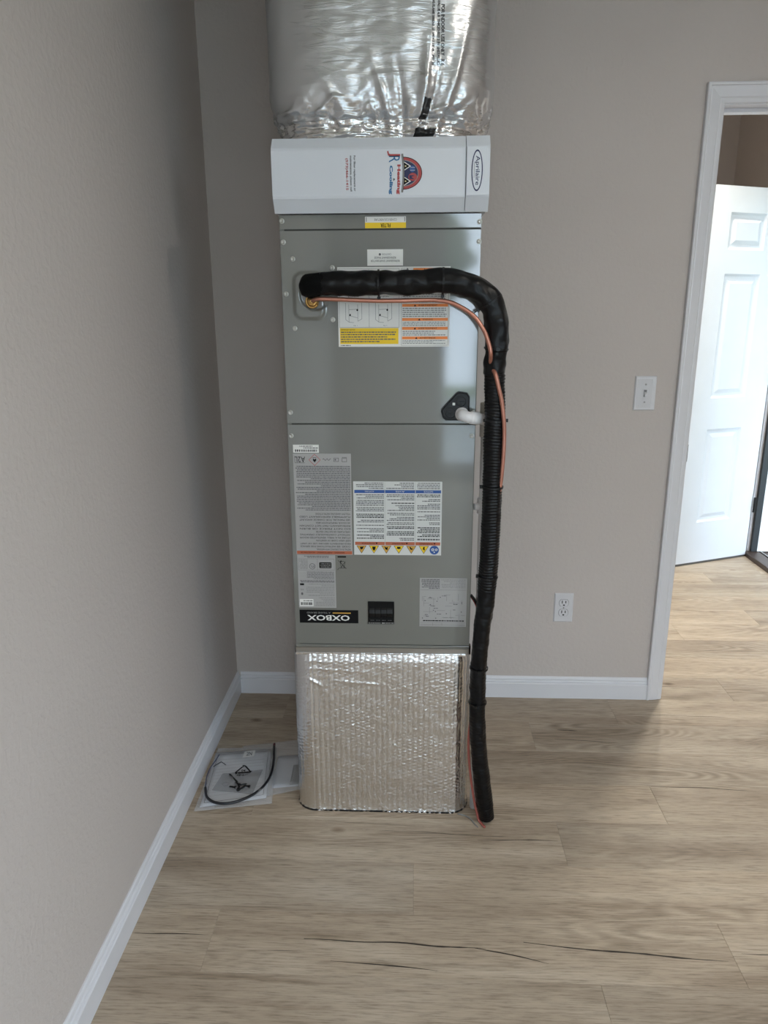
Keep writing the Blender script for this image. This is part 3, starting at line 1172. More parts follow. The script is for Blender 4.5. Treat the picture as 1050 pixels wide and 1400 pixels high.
# tall grey safety label with the A2L mark
L = Lab(PY)
x0, x1, z0, z1 = 0.3680, 0.5199, 0.8040, 1.0817
L.base(x0, z0, x1, z1, M_LGREY)
L.text('A2L', 0.3860, 1.0660, 0.027, 0.0150, M_PRINT, 180, keep=True)
L.line((0.3725, 1.0570), (0.3985, 1.0570), 0.0008, M_PRINT)
L.line((0.3725, 1.0570), (0.3725, 1.0750), 0.0008, M_PRINT)
cx, cz, r_ = 0.4245, 1.0650, 0.0150
d4 = [(cx - r_, cz), (cx, cz - r_), (cx + r_, cz), (cx, cz + r_)]
for i in range(4):
    L.line(d4[i], d4[(i + 1) % 4], 0.0012, M_RED)
L.poly([(cx, cz - 0.007), (cx + 0.0045, cz - 0.001), (cx + 0.004, cz + 0.004), (cx, cz + 0.001), (cx - 0.004, cz + 0.004), (cx - 0.0045, cz - 0.001)], M_PRINT)
L.rect(cx - 0.005, cz + 0.0055, cx + 0.005, cz + 0.0065, M_PRINT)
for i in range(9):
    a, b = 0.446 + i * 0.0024, 0.446 + (i + 1) * 0.0024
    L.line((a, 1.0660 + 0.0028 * math.sin(i * 1.7)), (b, 1.0660 + 0.0028 * math.sin((i + 1) * 1.7)), 0.0009, M_PRINT)
L.frame(0.4745, 1.0605, 0.4875, 1.0705, 0.0008, M_PRINT)
L.disc(0.4790, 1.0655, 0.0022, 0.0022, M_PRINTG)
L.frame(0.4960, 1.0600, 0.5090, 1.0700, 0.0008, M_PRINT)
L.line((0.496, 1.0720), (0.509, 1.0720), 0.0008, M_PRINT)
L.lines(x0 + 0.004, 0.9270, x1 - 0.003, 1.0500, 26, M_PRINTG, lr, 0.50, short=0.45)
BODY = ['INSTALL IN ACCORDANCE WITH NATIONAL', 'CODES. SEE INSTRUCTIONS FOR SERVICE', 'REQUIREMENTS BEFORE USE OF UNIT', 'KEEP AREA CLEAR OF IGNITION', 'STORE IN A WELL VENTILATED ROOM',
        'WITHOUT CONTINUOUSLY OPERATING', 'OPEN FLAMES OR ELECTRIC HEATER', 'DO NOT PIERCE OR BURN', 'REFRIGERANTS MAY NOT CONTAIN', 'AN ODOUR. MINIMUM ROOM AREA', 'SEE MANUAL FOR CHARGE AMOUNT',
        'FLAMMABLE REFRIGERANT USED', 'FOLLOW HANDLING INSTRUCTIONS']
for i, s in enumerate(BODY):
    zc = 0.8190 + i * 0.0083
    w = (x1 - x0 - 0.012) * (0.97 if i % 3 else 0.66)
    L.text(s, x1 - 0.005 - w / 2, zc, w, 0.0048, M_PRINT, 180)
L.rect(x0 + 0.001, z0 + 0.0012, x1 - 0.001, z0 + 0.0105, M_ORGD)
L.text('WARNING / AVERTISSEMENT / ADVERTENCIA', (x0 + x1) / 2 - 0.005, z0 + 0.0058, 0.120, 0.0048, M_PRINT, 180)
L.build('safety_label', unit)['label'] = 'tall silver-grey safety label with A2L mark'

# rating plate label
L = Lab(PY)
x0, x1, z0, z1 = 0.3690, 0.4727, 0.6490, 0.8025
L.base(x0, z0, x1, z1, M_LGREY)
L.lines(x0 + 0.018, 0.7945, x1 - 0.018, 0.8010, 2, M_PRINTG, lr)
L.frame(x0 + 0.003, 0.7590, x1 - 0.003, 0.7920, 0.0006, M_PRINTG)
L.line((0.4235, 0.7590), (0.4235, 0.7920), 0.0006, M_PRINTG)
L.poly([(0.4300, 0.7650), (0.4600, 0.7650), (0.4620, 0.7670), (0.4620, 0.7800), (0.4600, 0.7820), (0.4300, 0.7820), (0.4285, 0.7800), (0.4285, 0.7670)], M_PRINT)
L.lines(0.431, 0.7665, 0.460, 0.7800, 3, M_LGREY, lr, 0.3, 3)
L.disc(0.4095, 0.7700, 0.0085, 0.0085, M_PRINTG)
L.disc(0.4095, 0.7700, 0.0070, 0.0070, M_LGREY, 2)
L.text('ETL', 0.4095, 0.7700, 0.010, 0.0060, M_PRINT, 180, 3)
L.lines(x0 + 0.005, 0.7620, 0.397, 0.7900, 7, M_PRINTL, lr)
for i in range(6):
    L.line((x0 + 0.005, 0.7320 + i * 0.0040), (x1 - 0.004, 0.7320 + i * 0.0040), 0.0004, M_PRINTL)
L.lines(0.392, 0.7325, x1 - 0.005, 0.7560, 6, M_PRINTG, lr, 0.4)
L.lines(x0 + 0.005, 0.7230, x1 - 0.004, 0.7300, 2, M_PRINTG, lr)
L.lines(x0 + 0.020, 0.6830, x1 - 0.004, 0.7210, 8, M_PRINTL, lr, 0.5, short=0.5)
L.text('A2L', x0 + 0.010, 0.7020, 0.010, 0.0050, M_PRINTG, 180)
L.rect(x0 + 0.005, 0.7150, x0 + 0.016, 0.7205, M_PRINT)
L.disc(x0 + 0.010, 0.6900, 0.003, 0.004, M_PRINTG)
L.lines(0.415, 0.6530, x1 - 0.004, 0.6810, 6, M_PRINTL, lr, 0.5, short=0.6)
L.rect(0.3715, 0.6535, 0.4095, 0.6745, M_WHITE, 3)
p = 0.3745
while p < 0.4060:
    w = lr.choice((0.0007, 0.0012, 0.002, 0.0026))
    L.rect(p, 0.6565, min(p + w, 0.4070), 0.6650, M_PRINT, 4)
    p += w + lr.choice((0.0009, 0.0014))
L.lines(0.374, 0.6675, 0.407, 0.6715, 1, M_PRINTG, lr, lay=4)
L.build('rating_label', unit)['label'] = 'silver-grey rating label above the black nameplate'

# no-bin symbol printed on the panel
L = Lab(PY)
L.rect(0.4790, 0.7960, 0.5020, 0.8000, M_PRINT, 0)
cx, cz = 0.4925, 0.7760
for a, b in (((-.007, .009), (.005, -.010)), ((.007, .009), (-.005, -.010)), ((-.0065, .008), (-.004, -.009)), ((.0065, .008), (.004, -.009)), ((-.009, -.010), (.009, -.010)), ((-.004, .009), (.004, .009)), ((-.012, .012), (.010, -.012)), ((-.010, -.010), (-.015, -.016))):
    L.line((cx + a[0], cz + a[1]), (cx + b[0], cz + b[1]), 0.0010, M_PRINT, 0)
L.disc(cx - 0.0045, cz + 0.0095, 0.002, 0.002, M_PRINT, 0)
L.build('bin_symbol', unit)

# nameplate
L = Lab(PY)
L.base(0.3695, 0.6035, 0.5329, 0.6425, M_PRINT)
L.text('OXBOX', 0.4500, 0.6190, 0.118, 0.0165, M_WHITE, 180, bold=0.022)
L.text('A TRANE BRAND', 0.4230, 0.6340, 0.066, 0.0046, M_PRINTL, 180)
L.rect(0.4620, 0.6322, 0.5120, 0.6352, M_GOLD, 1)
L.build('nameplate', unit)['label'] = 'black nameplate with bold white upside-down lettering'

# wide blue-barred safety label
L = Lab(PY)
x0, x1, z0, z1 = 0.5245, 0.7587, 0.8045, 1.0080
L.base(x0, z0, x1, z1, M_LBLUEW)
c3 = [x0 + 0.002, x0 + 0.0835, x0 + 0.1640, x1 - 0.002]
heads = ['ACHTUNG', 'AVIS', 'NOTICE']
warns = ['ADVERTENCIA', 'AVERTISSEMENT', 'WARNING']
for i in range(3):
    a, b = c3[i] + 0.0008, c3[i + 1] - 0.0008
    L.rect(a, 0.9765, b, 0.9850, M_BLUE)
    L.text(heads[i], (a + b) / 2, 0.9808, 0.024, 0.0046, M_LBLUEW, 180)
    L.lines(a + 0.003, 0.9870, b - 0.003, 1.0060, 4, M_PRINTG, lr, 0.5, short=0.5)
    z = 0.9740
    while z > 0.8470:
        n = lr.choice((1, 2, 3, 3, 4))
        hgt = min(n * 0.0044, z - 0.8450)
        L.lines(a + 0.003, z - hgt, b - 0.002, z, max(1, int(hgt / 0.0042)), M_PRINT if lr.random() < 0.45 else M_PRINTG, lr, 0.55, short=0.4)
        z -= hgt + lr.choice((0.0022, 0.0035, 0.005))
    L.rect(a, 0.8325, b, 0.8415, M_ORGD)
    L.text(warns[i], (a + b) / 2 - 0.004, 0.8370, 0.036, 0.0046, M_PRINT, 180)
    tx0 = (a + b) / 2 + 0.018
    L.poly([(tx0 - 0.003, 0.8395), (tx0 + 0.003, 0.8395), (tx0, 0.8345)], M_PRINT, 2)
    if i:
        L.line((c3[i], z0 + 0.03), (c3[i], z1 - 0.002), 0.0005, M_PRINTL)
for i in range(6):
    cx = x0 + 0.0200 + i * 0.0335
    L.poly([(cx - 0.0135, 0.8310), (cx + 0.0135, 0.8310), (cx, 0.8085)], M_PRINT, 1)
    L.poly([(cx - 0.0117, 0.8300), (cx + 0.0117, 0.8300), (cx, 0.8105)], M_YEL if i % 2 else M_GOLD, 2)
    pic = [[(-.005, .008), (.006, .009), (.003, .002), (-.002, .000)], [(-.005, .009), (.005, .009), (.004, .002), (0, -.004), (-.004, .002)],
           [(-.006, .009), (.001, .007), (.004, .009), (.003, -.001), (-.002, .001)], [(-.004, .009), (.004, .009), (.006, .004), (0, .002), (-.006, .004)],
           [(-.005, .009), (-.002, .009), (.002, .003), (.005, .009), (.003, .000), (-.002, .001)], [(-.001, .009), (.003, .009), (.001, .003), (.004, .004), (0, -.006), (.001, .001), (-.003, .001)]][i]
    L.poly([(cx + a, 0.8195 + b * 0.95) for a, b in pic], M_PRINT, 3)
L.disc(x1 - 0.0185, 0.8195, 0.0125, 0.0125, M_BLUE, 1)
for a, b, r in ((-.004, .001, .004), (.0055, .001, .0035), (0, -.006, .002)):
    L.disc(x1 - 0.0185 + a, 0.8195 + b, r, r, M_LBLUEW, 2)
L.disc(x1 - 0.0225, 0.8205, 0.002, 0.0014, M_BLUE, 3)
L.disc(x1 - 0.0130, 0.8205, 0.0016, 0.0014, M_BLUE, 3)
L.build('notice_label', unit)['label'] = 'wide white label with blue bars and yellow triangles'

# wiring diagram
L = Lab(PY)
x0, x1, z0, z1 = 0.7022, 0.8306, 0.5970, 0.7397
L.base(x0, z0, x1, z1, M_LGREY)
L.lines(x0 + 0.004, 0.7080, x0 + 0.054, 0.7370, 8, M_PRINTG, lr, 0.6)
L.lines(x0 + 0.058, 0.7100, x1 - 0.004, 0.7370, 6, M_PRINTL, lr, 0.5)
L.rect(x0 + 0.002, 0.7050, x1 - 0.002, 0.7056, M_PRINTG)
for i in range(30):
    x = x0 + 0.006 + lr.random() * 0.112
    z = 0.6200 + lr.random() * 0.075
    if lr.random() < 0.5:
        L.line((x, z), (min(x1 - 0.004, x + lr.uniform(0.006, 0.034)), z), 0.0006, M_PRINTG)
    else:
        L.line((x, z), (x, max(0.615, z - lr.uniform(0.006, 0.028))), 0.0006, M_PRINTG)
for i in range(12):
    x = x0 + 0.008 + lr.random() * 0.108
    z = 0.6220 + lr.random() * 0.072
    L.disc(x, z, 0.0016, 0.0016, M_PRINTG)
for i in range(9):
    x = x0 + 0.008 + lr.random() * 0.095
    z = 0.6180 + lr.random() * 0.08
    L.lines(x, z, x + 0.012, z + 0.003, 1, M_PRINTG, lr)
L.lines(x0 + 0.006, 0.6120, x1 - 0.006, 0.6170, 1, M_PRINT, lr)
for z in (0.6085, 0.6035, 0.6000):
    L.rect(x0 + 0.003, z, x1 - 0.003, z + 0.0006, M_PRINTG)
L.frame(x0 + 0.036, 0.6000, x0 + 0.062, 0.6090, 0.0006, M_PRINTG)
L.build('wiring_label', unit)['label'] = 'silver-grey wiring diagram label near the lower right corner'

# breaker block: recessed frame and four rockers
bm = bmesh.new()
box(bm, 0.5600, 0.6325, UY - 0.004, UY, 0.6035, 0.6696, bev=0.0012)
bk = obj('breaker_block', bm, M_BRK, unit)
for i in range(4):
    x = 0.5645 + i * 0.0162
    bm = bmesh.new()
    pr = [(UY - 0.0041, 0.6240), (UY - 0.0085, 0.6290), (UY - 0.0115, 0.6380), (UY - 0.0075, 0.6480), (UY - 0.0041, 0.6520)]
    a = [bm.verts.new((x, y, z)) for y, z in pr]
    b = [bm.verts.new((x + 0.0142, y, z)) for y, z in pr]
    for k in range(len(pr)):
        bm.faces.new((a[k], a[(k + 1) % 5], b[(k + 1) % 5], b[k]))
    bm.faces.new(a)
    bm.faces.new(b[::-1])
    obj('rocker', bm, M_PLAST_B, bk)
L = Lab(UY - 0.0040)
for a, b in ((0.5620, 0.5945), (0.5980, 0.6310)):
    L.rect(a, 0.6050, b, 0.6090, M_PRINTL)
    L.lines(a + 0.001, 0.6055, b - 0.001, 0.6085, 1, M_PRINT, lr, 0.7)
for i in range(4):
    L.lines(0.5660 + i * 0.0162, 0.6140, 0.5770 + i * 0.0162, 0.6165, 1, M_PRINTG, lr)
L.build('breaker_marking', bk)

# black triangular drain plate
TRI = [(0.7535, 1.2000), (0.7515, 1.1925), (0.7565, 1.1765), (0.7640, 1.1695), (0.8180, 1.1690), (0.8245, 1.1770), (0.8245, 1.2300), (0.8170, 1.2400), (0.7980, 1.2430), (0.7900, 1.2395)]
bm = bmesh.new()
prism(bm, TRI[::-1], UY - 0.010, UY)
es = [e for e in bm.edges if abs(e.verts[0].co.y - (UY - 0.010)) < 1e-6 and abs(e.verts[1].co.y - (UY - 0.010)) < 1e-6]
bmesh.ops.bevel(bm, geom=es, offset=0.004, segments=3, affect='EDGES')
dp = obj('drain_plate', bm, M_PLAST_B, unit)
dp['label'] = 'black moulded triangular drain port plate'
for cx, cz in ((0.8020, 1.2180), (0.7755, 1.1880)):
    bm = bmesh.new()
    lathe(bm, [(0.0125, 0), (0.0145, 0.003), (0.0145, 0.0045), (0.0120, 0.0045), (0.0112, 0.0015), (0, 0.0015)], (cx, UY - 0.0098, cz), (0, -1, 0), 28)
    box(bm, cx - 0.0085, cx + 0.0085, UY - 0.0135, UY - 0.0108, cz - 0.0014, cz + 0.0014)
    box(bm, cx - 0.0014, cx + 0.0014, UY - 0.0135, UY - 0.0108, cz - 0.0085, cz + 0.0085)
    obj('drain_plug', bm, M_PLAST_B, dp)
bm = bmesh.new()
box(bm, 0.7805, 0.7875, UY - 0.0115, UY - 0.0098, 1.2085, 1.2155, bev=0.0007)
obj('plate_screw', bm, M_SCREW, dp)['label'] = 'bright screw'

# ------------------------------------------------------------------ filter cabinet
FX0, FX1, FZ0, FZ1 = 0.350, 0.8535, 1.6645, 1.8245
fc = empty('filter_cabinet', (0.60, -0.44, FZ0), 'white media air filter cabinet with printed logos on top of the grey air handler', 'filter cabinet')
bm = bmesh.new()
box(bm, FX0 + 0.002, FX1 - 0.003, -0.696, UYB, FZ0, FZ1, bev=0.0015)
obj('housing', bm, M_FILT, fc)


def ext_x(bm, prof, xa, xb, mi=0):
    a = [bm.verts.new((xa, y, z)) for y, z in prof]
    b = [bm.verts.new((xb, y, z)) for y, z in prof]
    n = len(prof)
    for k in range(n):
        bm.faces.new((a[k], a[(k + 1) % n], b[(k + 1) % n], b[k])).material_index = mi
    bm.faces.new(a).material_index = mi
    bm.faces.new(b[::-1]).material_index = mi


FPR = [(-0.6962, FZ0 - 0.001), (-0.7010, FZ0 - 0.001), (-0.7220, 1.6930), (-0.7235, 1.6980), (-0.7235, 1.7960), (-0.7215, 1.8010), (-0.7010, FZ1 + 0.001), (-0.6962, FZ1 + 0.001)]
bm = bmesh.new()
ext_x(bm, FPR, FX0, 0.7985)
fd = obj('filter_door', bm, M_FILT, fc)
bm = bmesh.new()
F2 = [(-0.6962, FZ0 - 0.001), (-0.7030, FZ0 - 0.001), (-0.7240, 1.6930), (-0.7255, 1.6980), (-0.7255, 1.7960), (-0.7235, 1.8010), (-0.7030, FZ1 + 0.0015), (-0.6962, FZ1 + 0.0015)]
ext_x(bm, F2, 0.7997, FX1)
obj('end_cap', bm, M_FILT, fc)
bm = bmesh.new()
box(bm, 0.8003, 0.8470, -0.7290, -0.7256, 1.6955, 1.7985, bev=0.0012)
lp = obj('logo_plate', bm, M_FILT, fc)
L = Lab(-0.72902)
L.disc(0.8240, 1.7480, 0.0130, 0.0440, M_NAVY, 1)
L.disc(0.8240, 1.7480, 0.0106, 0.0405, M_FILT, 2)
L.text('Aprilaire', 0.8242, 1.7480, 0.062, 0.0125, M_NAVY, -90, 3, bold=0.012)
L.line((0.8175, 1.7330), (0.8175, 1.7640), 0.0010, M_PRINTL, 3)
L.build('oval_logo', lp)['label'] = 'dark blue oval ring around script lettering'

L = Lab(-0.72352)
PX = 0.001694
gx = lambda u: 0.3520 + (u - 371) * PX            # photo column to metres along the door
gz = lambda v: 1.7990 - (v - 203.5) * 0.001545
L.text('For filter replacement or', gx(483.5), gz(238), gz(214) - gz(263), 0.0058, M_PRINT, -90, bold=0.012)
L.text('maintenance, please call', gx(478.5), gz(238), gz(214) - gz(263), 0.0058, M_PRINT, -90, bold=0.012)
L.text('(573)466-1415', gx(473), gz(239), gz(217) - gz(261), 0.0072, M_RED, -90, bold=0.02)
L.build('service_text', fd)['label'] = 'printed service note with red phone number'
L = Lab(-0.72352)
# JR monogram: red J, blue R
L.text('J', gx(537), gz(211.5), 0.012, 0.030, M_RED, -90, bold=0.0)
L.text('R', gx(538), gz(219), 0.014, 0.025, M_TEAL, -90, bold=0.0)
L.text('Heating', gx(543.5), gz(247), gz(227) - gz(268), 0.0098, M_RED, -90, bold=0.05)
L.text('&', gx(537.5), gz(247), 0.006, 0.0040, M_PRINT, -90, bold=0.02)
L.text('Cooling', gx(533), gz(247.5), gz(228) - gz(268), 0.0098, M_TEAL, -90, bold=0.05)
# dome emblem: opens to the left, apex to the right
ec_x, ec_z = gx(550), gz(238.5)
R1 = (gz(214) - gz(263)) * 0.5
hp = lambda rx, rz, m, lay: L.disc(ec_x, ec_z, rx, rz, m, lay, 22, -PI / 2, PI / 2)
hp(0.0435, R1 * 0.92, M_PRINT, 1)
hp(0.0420, R1 * 0.88, M_RED, 2)
hp(0.0350, R1 * 0.74, M_PRINTL, 3)
hp(0.0335, R1 * 0.70, M_NAVY, 4)
for dz in (0.015, -0.017):
    L.poly([(ec_x, ec_z + dz - 0.011), (ec_x + 0.018, ec_z + dz), (ec_x, ec_z + dz + 0.011)], M_WHITE, 5)
    L.poly([(ec_x, ec_z + dz - 0.009), (ec_x + 0.0145, ec_z + dz), (ec_x, ec_z + dz + 0.009)], M_PRINT, 6)
    L.rect(ec_x + 0.004, ec_z + dz - 0.0015, ec_x + 0.007, ec_z + dz + 0.0015, M_CREAM, 7)
L.disc(ec_x + 0.022, ec_z - 0.008, 0.0100, 0.0085, M_RED, 5)
L.poly([(ec_x + 0.014, ec_z - 0.012), (ec_x + 0.026, ec_z - 0.013), (ec_x + 0.019, ec_z - 0.008), (ec_x + 0.027, ec_z - 0.005), (ec_x + 0.014, ec_z - 0.004)], M_NAVY, 6)
L.disc(ec_x + 0.021, ec_z + 0.009, 0.006, 0.007, M_BLUE, 5)
for k in (-1, 1):
    L.line((ec_x + 0.016, ec_z + 0.009 + k * 0.003), (ec_x + 0.027, ec_z + 0.009 + k * 0.003), 0.0008, M_LBLUEW, 6)
for a in range(10):
    t0, t1 = -1 + a * 0.2, -1 + (a + 1) * 0.2
    f = lambda t: ec_x - 0.0020 - 0.0035 * (t * t) + 0.003
    L.line((f(t0), ec_z + t0 * R1 * 1.08), (f(t1), ec_z + t1 * R1 * 1.08), 0.0042, M_PRINT, 7)
    L.line((f(t0), ec_z + t0 * R1 * 1.08), (f(t1), ec_z + t1 * R1 * 1.08), 0.0024, M_PRINTL, 8)
L.build('company_decal', fd)['label'] = 'company decal with red and blue dome emblem'

# ------------------------------------------------------------------ foil wrapped supply duct on top
DCX, DCY = 0.598, -0.437
Z_B, Z_T = FZ1 + 0.0012, 2.718


def duct_r(th_, z):
    """half extents and creasing of the wrap at height z"""
    h = z - Z_B
    # profile
    if h < 0.040:
        a = 0.246 + 0.003 * math.sin(h * 160)
    else:
        t = min(1, (h - 0.040) / 0.085)
        a = 0.243 + 0.034 * math.sin(t * PI / 2) ** 0.8
    n = 4.2
    c, s = math.cos(th_), math.sin(th_)
    e = (abs(c) ** n + abs(s) ** n) ** (-1 / n)
    r = a * e
    # fold fan where the film is gathered in
    g = math.exp(-((h - 0.045) / 0.042) ** 2) if h > 0.045 else math.exp(-((0.045 - h) / 0.02) ** 2)
    px = c * r
    P = Vector((c * 5.5, s * 5.5, h * 4))
    wx = 0.35 * noise.noise(Vector((c * 3 + 4, s * 3, h * 12)))
    q1 = 1 - 2 * abs(noise.noise(Vector((c * 4.5 + wx * 3, s * 4.5, h * 17))))
    q2 = 1 - 2 * abs(noise.noise(Vector((c * 10 + wx * 6, s * 10 + 7, h * 34))))
    q3 = 1 - 2 * abs(noise.noise(Vector((c * 22 + wx * 9, s * 22 + 3, h * 80))))
    r += g * (0.010 * (q1 ** 3 if q1 > 0 else 0) + 0.006 * (q2 ** 2 if q2 > 0 else 0) + 0.0025 * q3)
    # the big vertical folds at the right of the front, fanning from the tape
    fr = (th_ + PI / 2)
    for a0, sl, w, amp, hh in ((0.10, -1.2, 0.030, 0.009, 0.055), (0.22, -0.6, 0.022, -0.009, 0.06), (0.34, 0.3, 0.028, 0.012, 0.10), (0.50, 0.9, 0.028, 0.010, 0.12), (-0.25, -2.2, 0.04, 0.007, 0.04), (0.42, 0.5, 0.016, -0.009, 0.07)):
        dd = (fr - a0 - sl * max(0, h - 0.04)) / w
        if abs(dd) < 3:
            r += amp * math.exp(-dd * dd) * math.exp(-((h - 0.07) / hh) ** 2)
    # horizontal crumples in the skirt
    if h < 0.05:
        r += 0.007 * (noise.noise(Vector((c * 6, s * 6, h * 150))) + 0.5 * noise.noise(Vector((c * 22, s * 22, h * 240)))) * (1 if h > 0.004 else 0)
    # loose waviness of the field
    r += 0.007 * noise.noise(Vector((c * 2.2, s * 2.2, z * 3.3))) + 0.0012 * noise.noise(Vector((c * 9, s * 9, z * 26)))
    r += 0.0011 * noise.noise(Vector((c * 10, s * 10, z * 75)))
    return r


def duct_p(th_, z, off=0.0):
    r = duct_r(th_, z) + off
    return Vector((DCX + r * math.cos(th_), DCY + r * math.sin(th_) * 0.965, z))


duct = empty('insulated_duct', (DCX, DCY, Z_B), 'puffy silver foil-wrapped supply duct rising from the white filter cabinet', 'duct')
zs = [Z_B + 0.0025 * i for i in range(88)]
z = zs[-1]
while z < Z_T - 0.005:
    z += 0.0045
    zs.append(min(z, Z_T))
NT_ = 360
ths = []
# denser round the front half
for i in range(NT_):
    t = i / NT_
    ths.append(-PI + 2 * PI * t)
ths = [a for a in ths if a < 0.02] + [a for i, a in enumerate(ths) if a >= 0.02 and i % 6 == 0]
verts, faces = [], []
for z in zs:
    for a in ths:
        verts.append(duct_p(a, z) - Vector((DCX, DCY, Z_B)))
n = len(ths)
for j in range(len(zs) - 1):
    for i in range(n):
        k = (i + 1) % n
        faces.append((j * n + i, j * n + k, (j + 1) * n + k, (j + 1) * n + i))
faces.append(tuple(range(n))[::-1])
faces.append(tuple((len(zs) - 1) * n + i for i in range(n)))
me = bpy.data.meshes.new('duct_wrap')
me.from_pydata([tuple(v) for v in verts], [], faces)
me.shade_smooth()
mi = [1 if (f < n * 17) else 0 for f in range(len(faces))]
me.polygons.foreach_set('material_index', mi)
link('duct_wrap', me, [M_DUCT, M_TAPE_FOIL], duct)


def on_duct(name, strips, m, off, thick=0.0006):
    """patches laid on the wrap: each strip is a list of (theta, z) quads"""
    bm = bmesh.new()
    for (a0, a1, z0, z1, na, nz, sk) in strips:
        g = [[bm.verts.new(duct_p(a0 + (a1 - a0) * i / na + sk * (j / nz), z0 + (z1 - z0) * j / nz, off)) for i in range(na + 1)] for j in range(nz + 1)]
        for j in range(nz):
            for i in range(na):
                bm.faces.new((g[j][i], g[j][i + 1], g[j + 1][i + 1], g[j + 1][i]))
    o = obj(name, bm, m, duct, True)
    md = o.modifiers.new('thickness', 'SOLIDIFY')
    md.thickness = thick
    return o


on_duct('tape_strip', [(-1.235, -1.16, Z_B + 0.040, Z_B + 0.080, 10, 12, 0.02)], M_TAPE_B, 0.0012)['label'] = 'short black tape strip over the gathered folds'
on_duct('tape_strip', [(-1.27, -1.10, Z_B + 0.003, Z_B + 0.022, 16, 6, 0.02)], M_TAPE_B, 0.0012)['label'] = 'black tape at the bottom edge'
# seam lap with printed text, running up the right of the front face
v, fs, asp = text_geo('R-6.0 FLEXIBLE DUCT WRAP   FACED FIBERGLASS   R-6.0 FLEXIBLE DUCT WRAP   FLAME SPREAD 25')
for nm, thc, hh in (('printed_text', -1.115, 0.0062), ('printed_text', -1.085, 0.0078), ('printed_text', -1.155, 0.0055)):
    bm = bmesh.new()
    v, fs, asp = text_geo({-1.115: 'FACED DUCT INSULATION  R-VALUE 6.0  THICKNESS 2 IN  INSTALLED', -1.085: 'FOR INDOOR USE ONLY   R 6   FOR INDOOR USE ONLY   R 6', -1.155: 'ASTM SURFACE BURNING FLAME SPREAD 25 SMOKE DEVELOPED 50'}[thc], 0.03)
    L0 = hh * asp * 0.9
    z00 = Z_B + 0.145
    vv = []
    for x, y in v:
        zz = z00 + (1 - x) * L0
        vv.append(bm.verts.new(duct_p(thc + (y - 0.5) * hh / 0.30, min(zz, Z_T), 0.0012)))
    for f in fs:
        try:
            bm.faces.new([vv[i] for i in f])
        except ValueError:
            pass
    obj(nm, bm, M_PRINTG, duct)

# ------------------------------------------------------------------ foil wrapped base plenum
BX0, BX1, BY0, BY1 = 0.3440, 0.8470, -0.6925, -0.190
BZ0, BZ1 = 0.0, 0.5120
RC = 0.055
base = empty('foil_base', ((BX0 + BX1) / 2, -0.44, 0), 'box-shaped return plenum wrapped in silver bubble foil, standing on the plank floor', 'plenum')
cxs, cys = (BX0 + RC, BX1 - RC), (BY0 + RC, BY1 - RC)
per = []                    # (x, y, nx, ny, s)
s = 0.0


def addseg(p, q, nrm, step):
    global s
    L_ = math.hypot(q[0] - p[0], q[1] - p[1])
    k = max(1, int(L_ / step))
    for i in range(k):
        t = i / k
        per.append((p[0] + (q[0] - p[0]) * t, p[1] + (q[1] - p[1]) * t, nrm[0], nrm[1], s + L_ * t))
    s += L_


def addarc(c, a0, a1, step):
    global s
    L_ = RC * abs(a1 - a0)
    k = max(2, int(L_ / step))
    for i in range(k):
        a = a0 + (a1 - a0) * i / k
        per.append((c[0] + RC * math.cos(a), c[1] + RC * math.sin(a), math.cos(a), math.sin(a), s + L_ * i / k))
    s += L_


ST = 0.0026
addseg((cxs[0], BY0), (cxs[1], BY0), (0, -1), ST)
addarc((cxs[1], cys[0]), -PI / 2, 0, ST)
addseg((BX1, cys[0]), (BX1, cys[1]), (1, 0), ST)
addarc((cxs[1], cys[1]), 0, PI / 2, 0.02)
addseg((cxs[1], BY1), (cxs[0], BY1), (0, 1), 0.02)
addarc((cxs[0], cys[1]), PI / 2, PI, 0.02)
addseg((BX0, cys[1]), (BX0, cys[0]), (-1, 0), ST)
addarc((cxs[0], cys[0]), PI, 1.5 * PI, ST)
nper = len(per)
nzz = 196
verts, faces = [], []
bcx, bcy = (BX0 + BX1) / 2, -0.44
for j in range(nzz + 1):
    z = BZ0 + (BZ1 - BZ0) * j / nzz
    for (x, y, nx_, ny_, ss) in per:
        p = 0.0150
        rib = abs(math.sin(PI * ss / p)) ** 0.25
        bub = 0.5 + 0.5 * math.cos(2 * PI * (z / 0.0105 + 0.5 * (int(ss / p) % 2)))
        N1 = noise.noise(Vector((x * 9, y * 9, z * 9)))
        lft = 1.0 if x < 0.47 and y < -0.5 else 0.0
        amp = 0.0022 * (0.7 + 1.2 * N1)
        d = 0.0024 * rib + amp * 0.32 * rib * bub
        d += 0.0030 * noise.noise(Vector((ss * 3.3, z * 3.0, 1))) + 0.0010 * noise.noise(Vector((ss * 30, z * 30, 5))) + 0.0007 * noise.noise(Vector((ss * 110, z * 110, 9)))
        # long creases near the upper left corner
        for (ax, az, bx_, bz, w, am) in ((0.345, 0.470, 0.56, 0.458, 0.003, 0.0012), (0.385, 0.438, 0.43, 0.412, 0.004, 0.003), (0.44, 0.432, 0.62, 0.418, 0.003, 0.0012), (0.36, 0.492, 0.46, 0.486, 0.003, 0.0010)):
            if y < BY0 + 0.03 and ax - 0.02 < x < bx_ + 0.02:
                t = min(1, max(0, (x - ax) / (bx_ - ax)))
                zc = az + (bz - az) * t
                q = (z - zc) / w
                if abs(q) < 3:
                    d += am * math.exp(-q * q) * math.sin(PI * t) ** 0.5
        if z > BZ1 - 0.02:
            d -= 0.0035 * (z - BZ1 + 0.02) / 0.02
        d += 0.004 * math.exp(-z / 0.012)
        verts.append((x + nx_ * d - bcx, y + ny_ * d + 0.44, z))
for j in range(nzz):
    for i in range(nper):
        k = (i + 1) % nper
        faces.append((j * nper + i, j * nper + k, (j + 1) * nper + k, (j + 1) * nper + i))
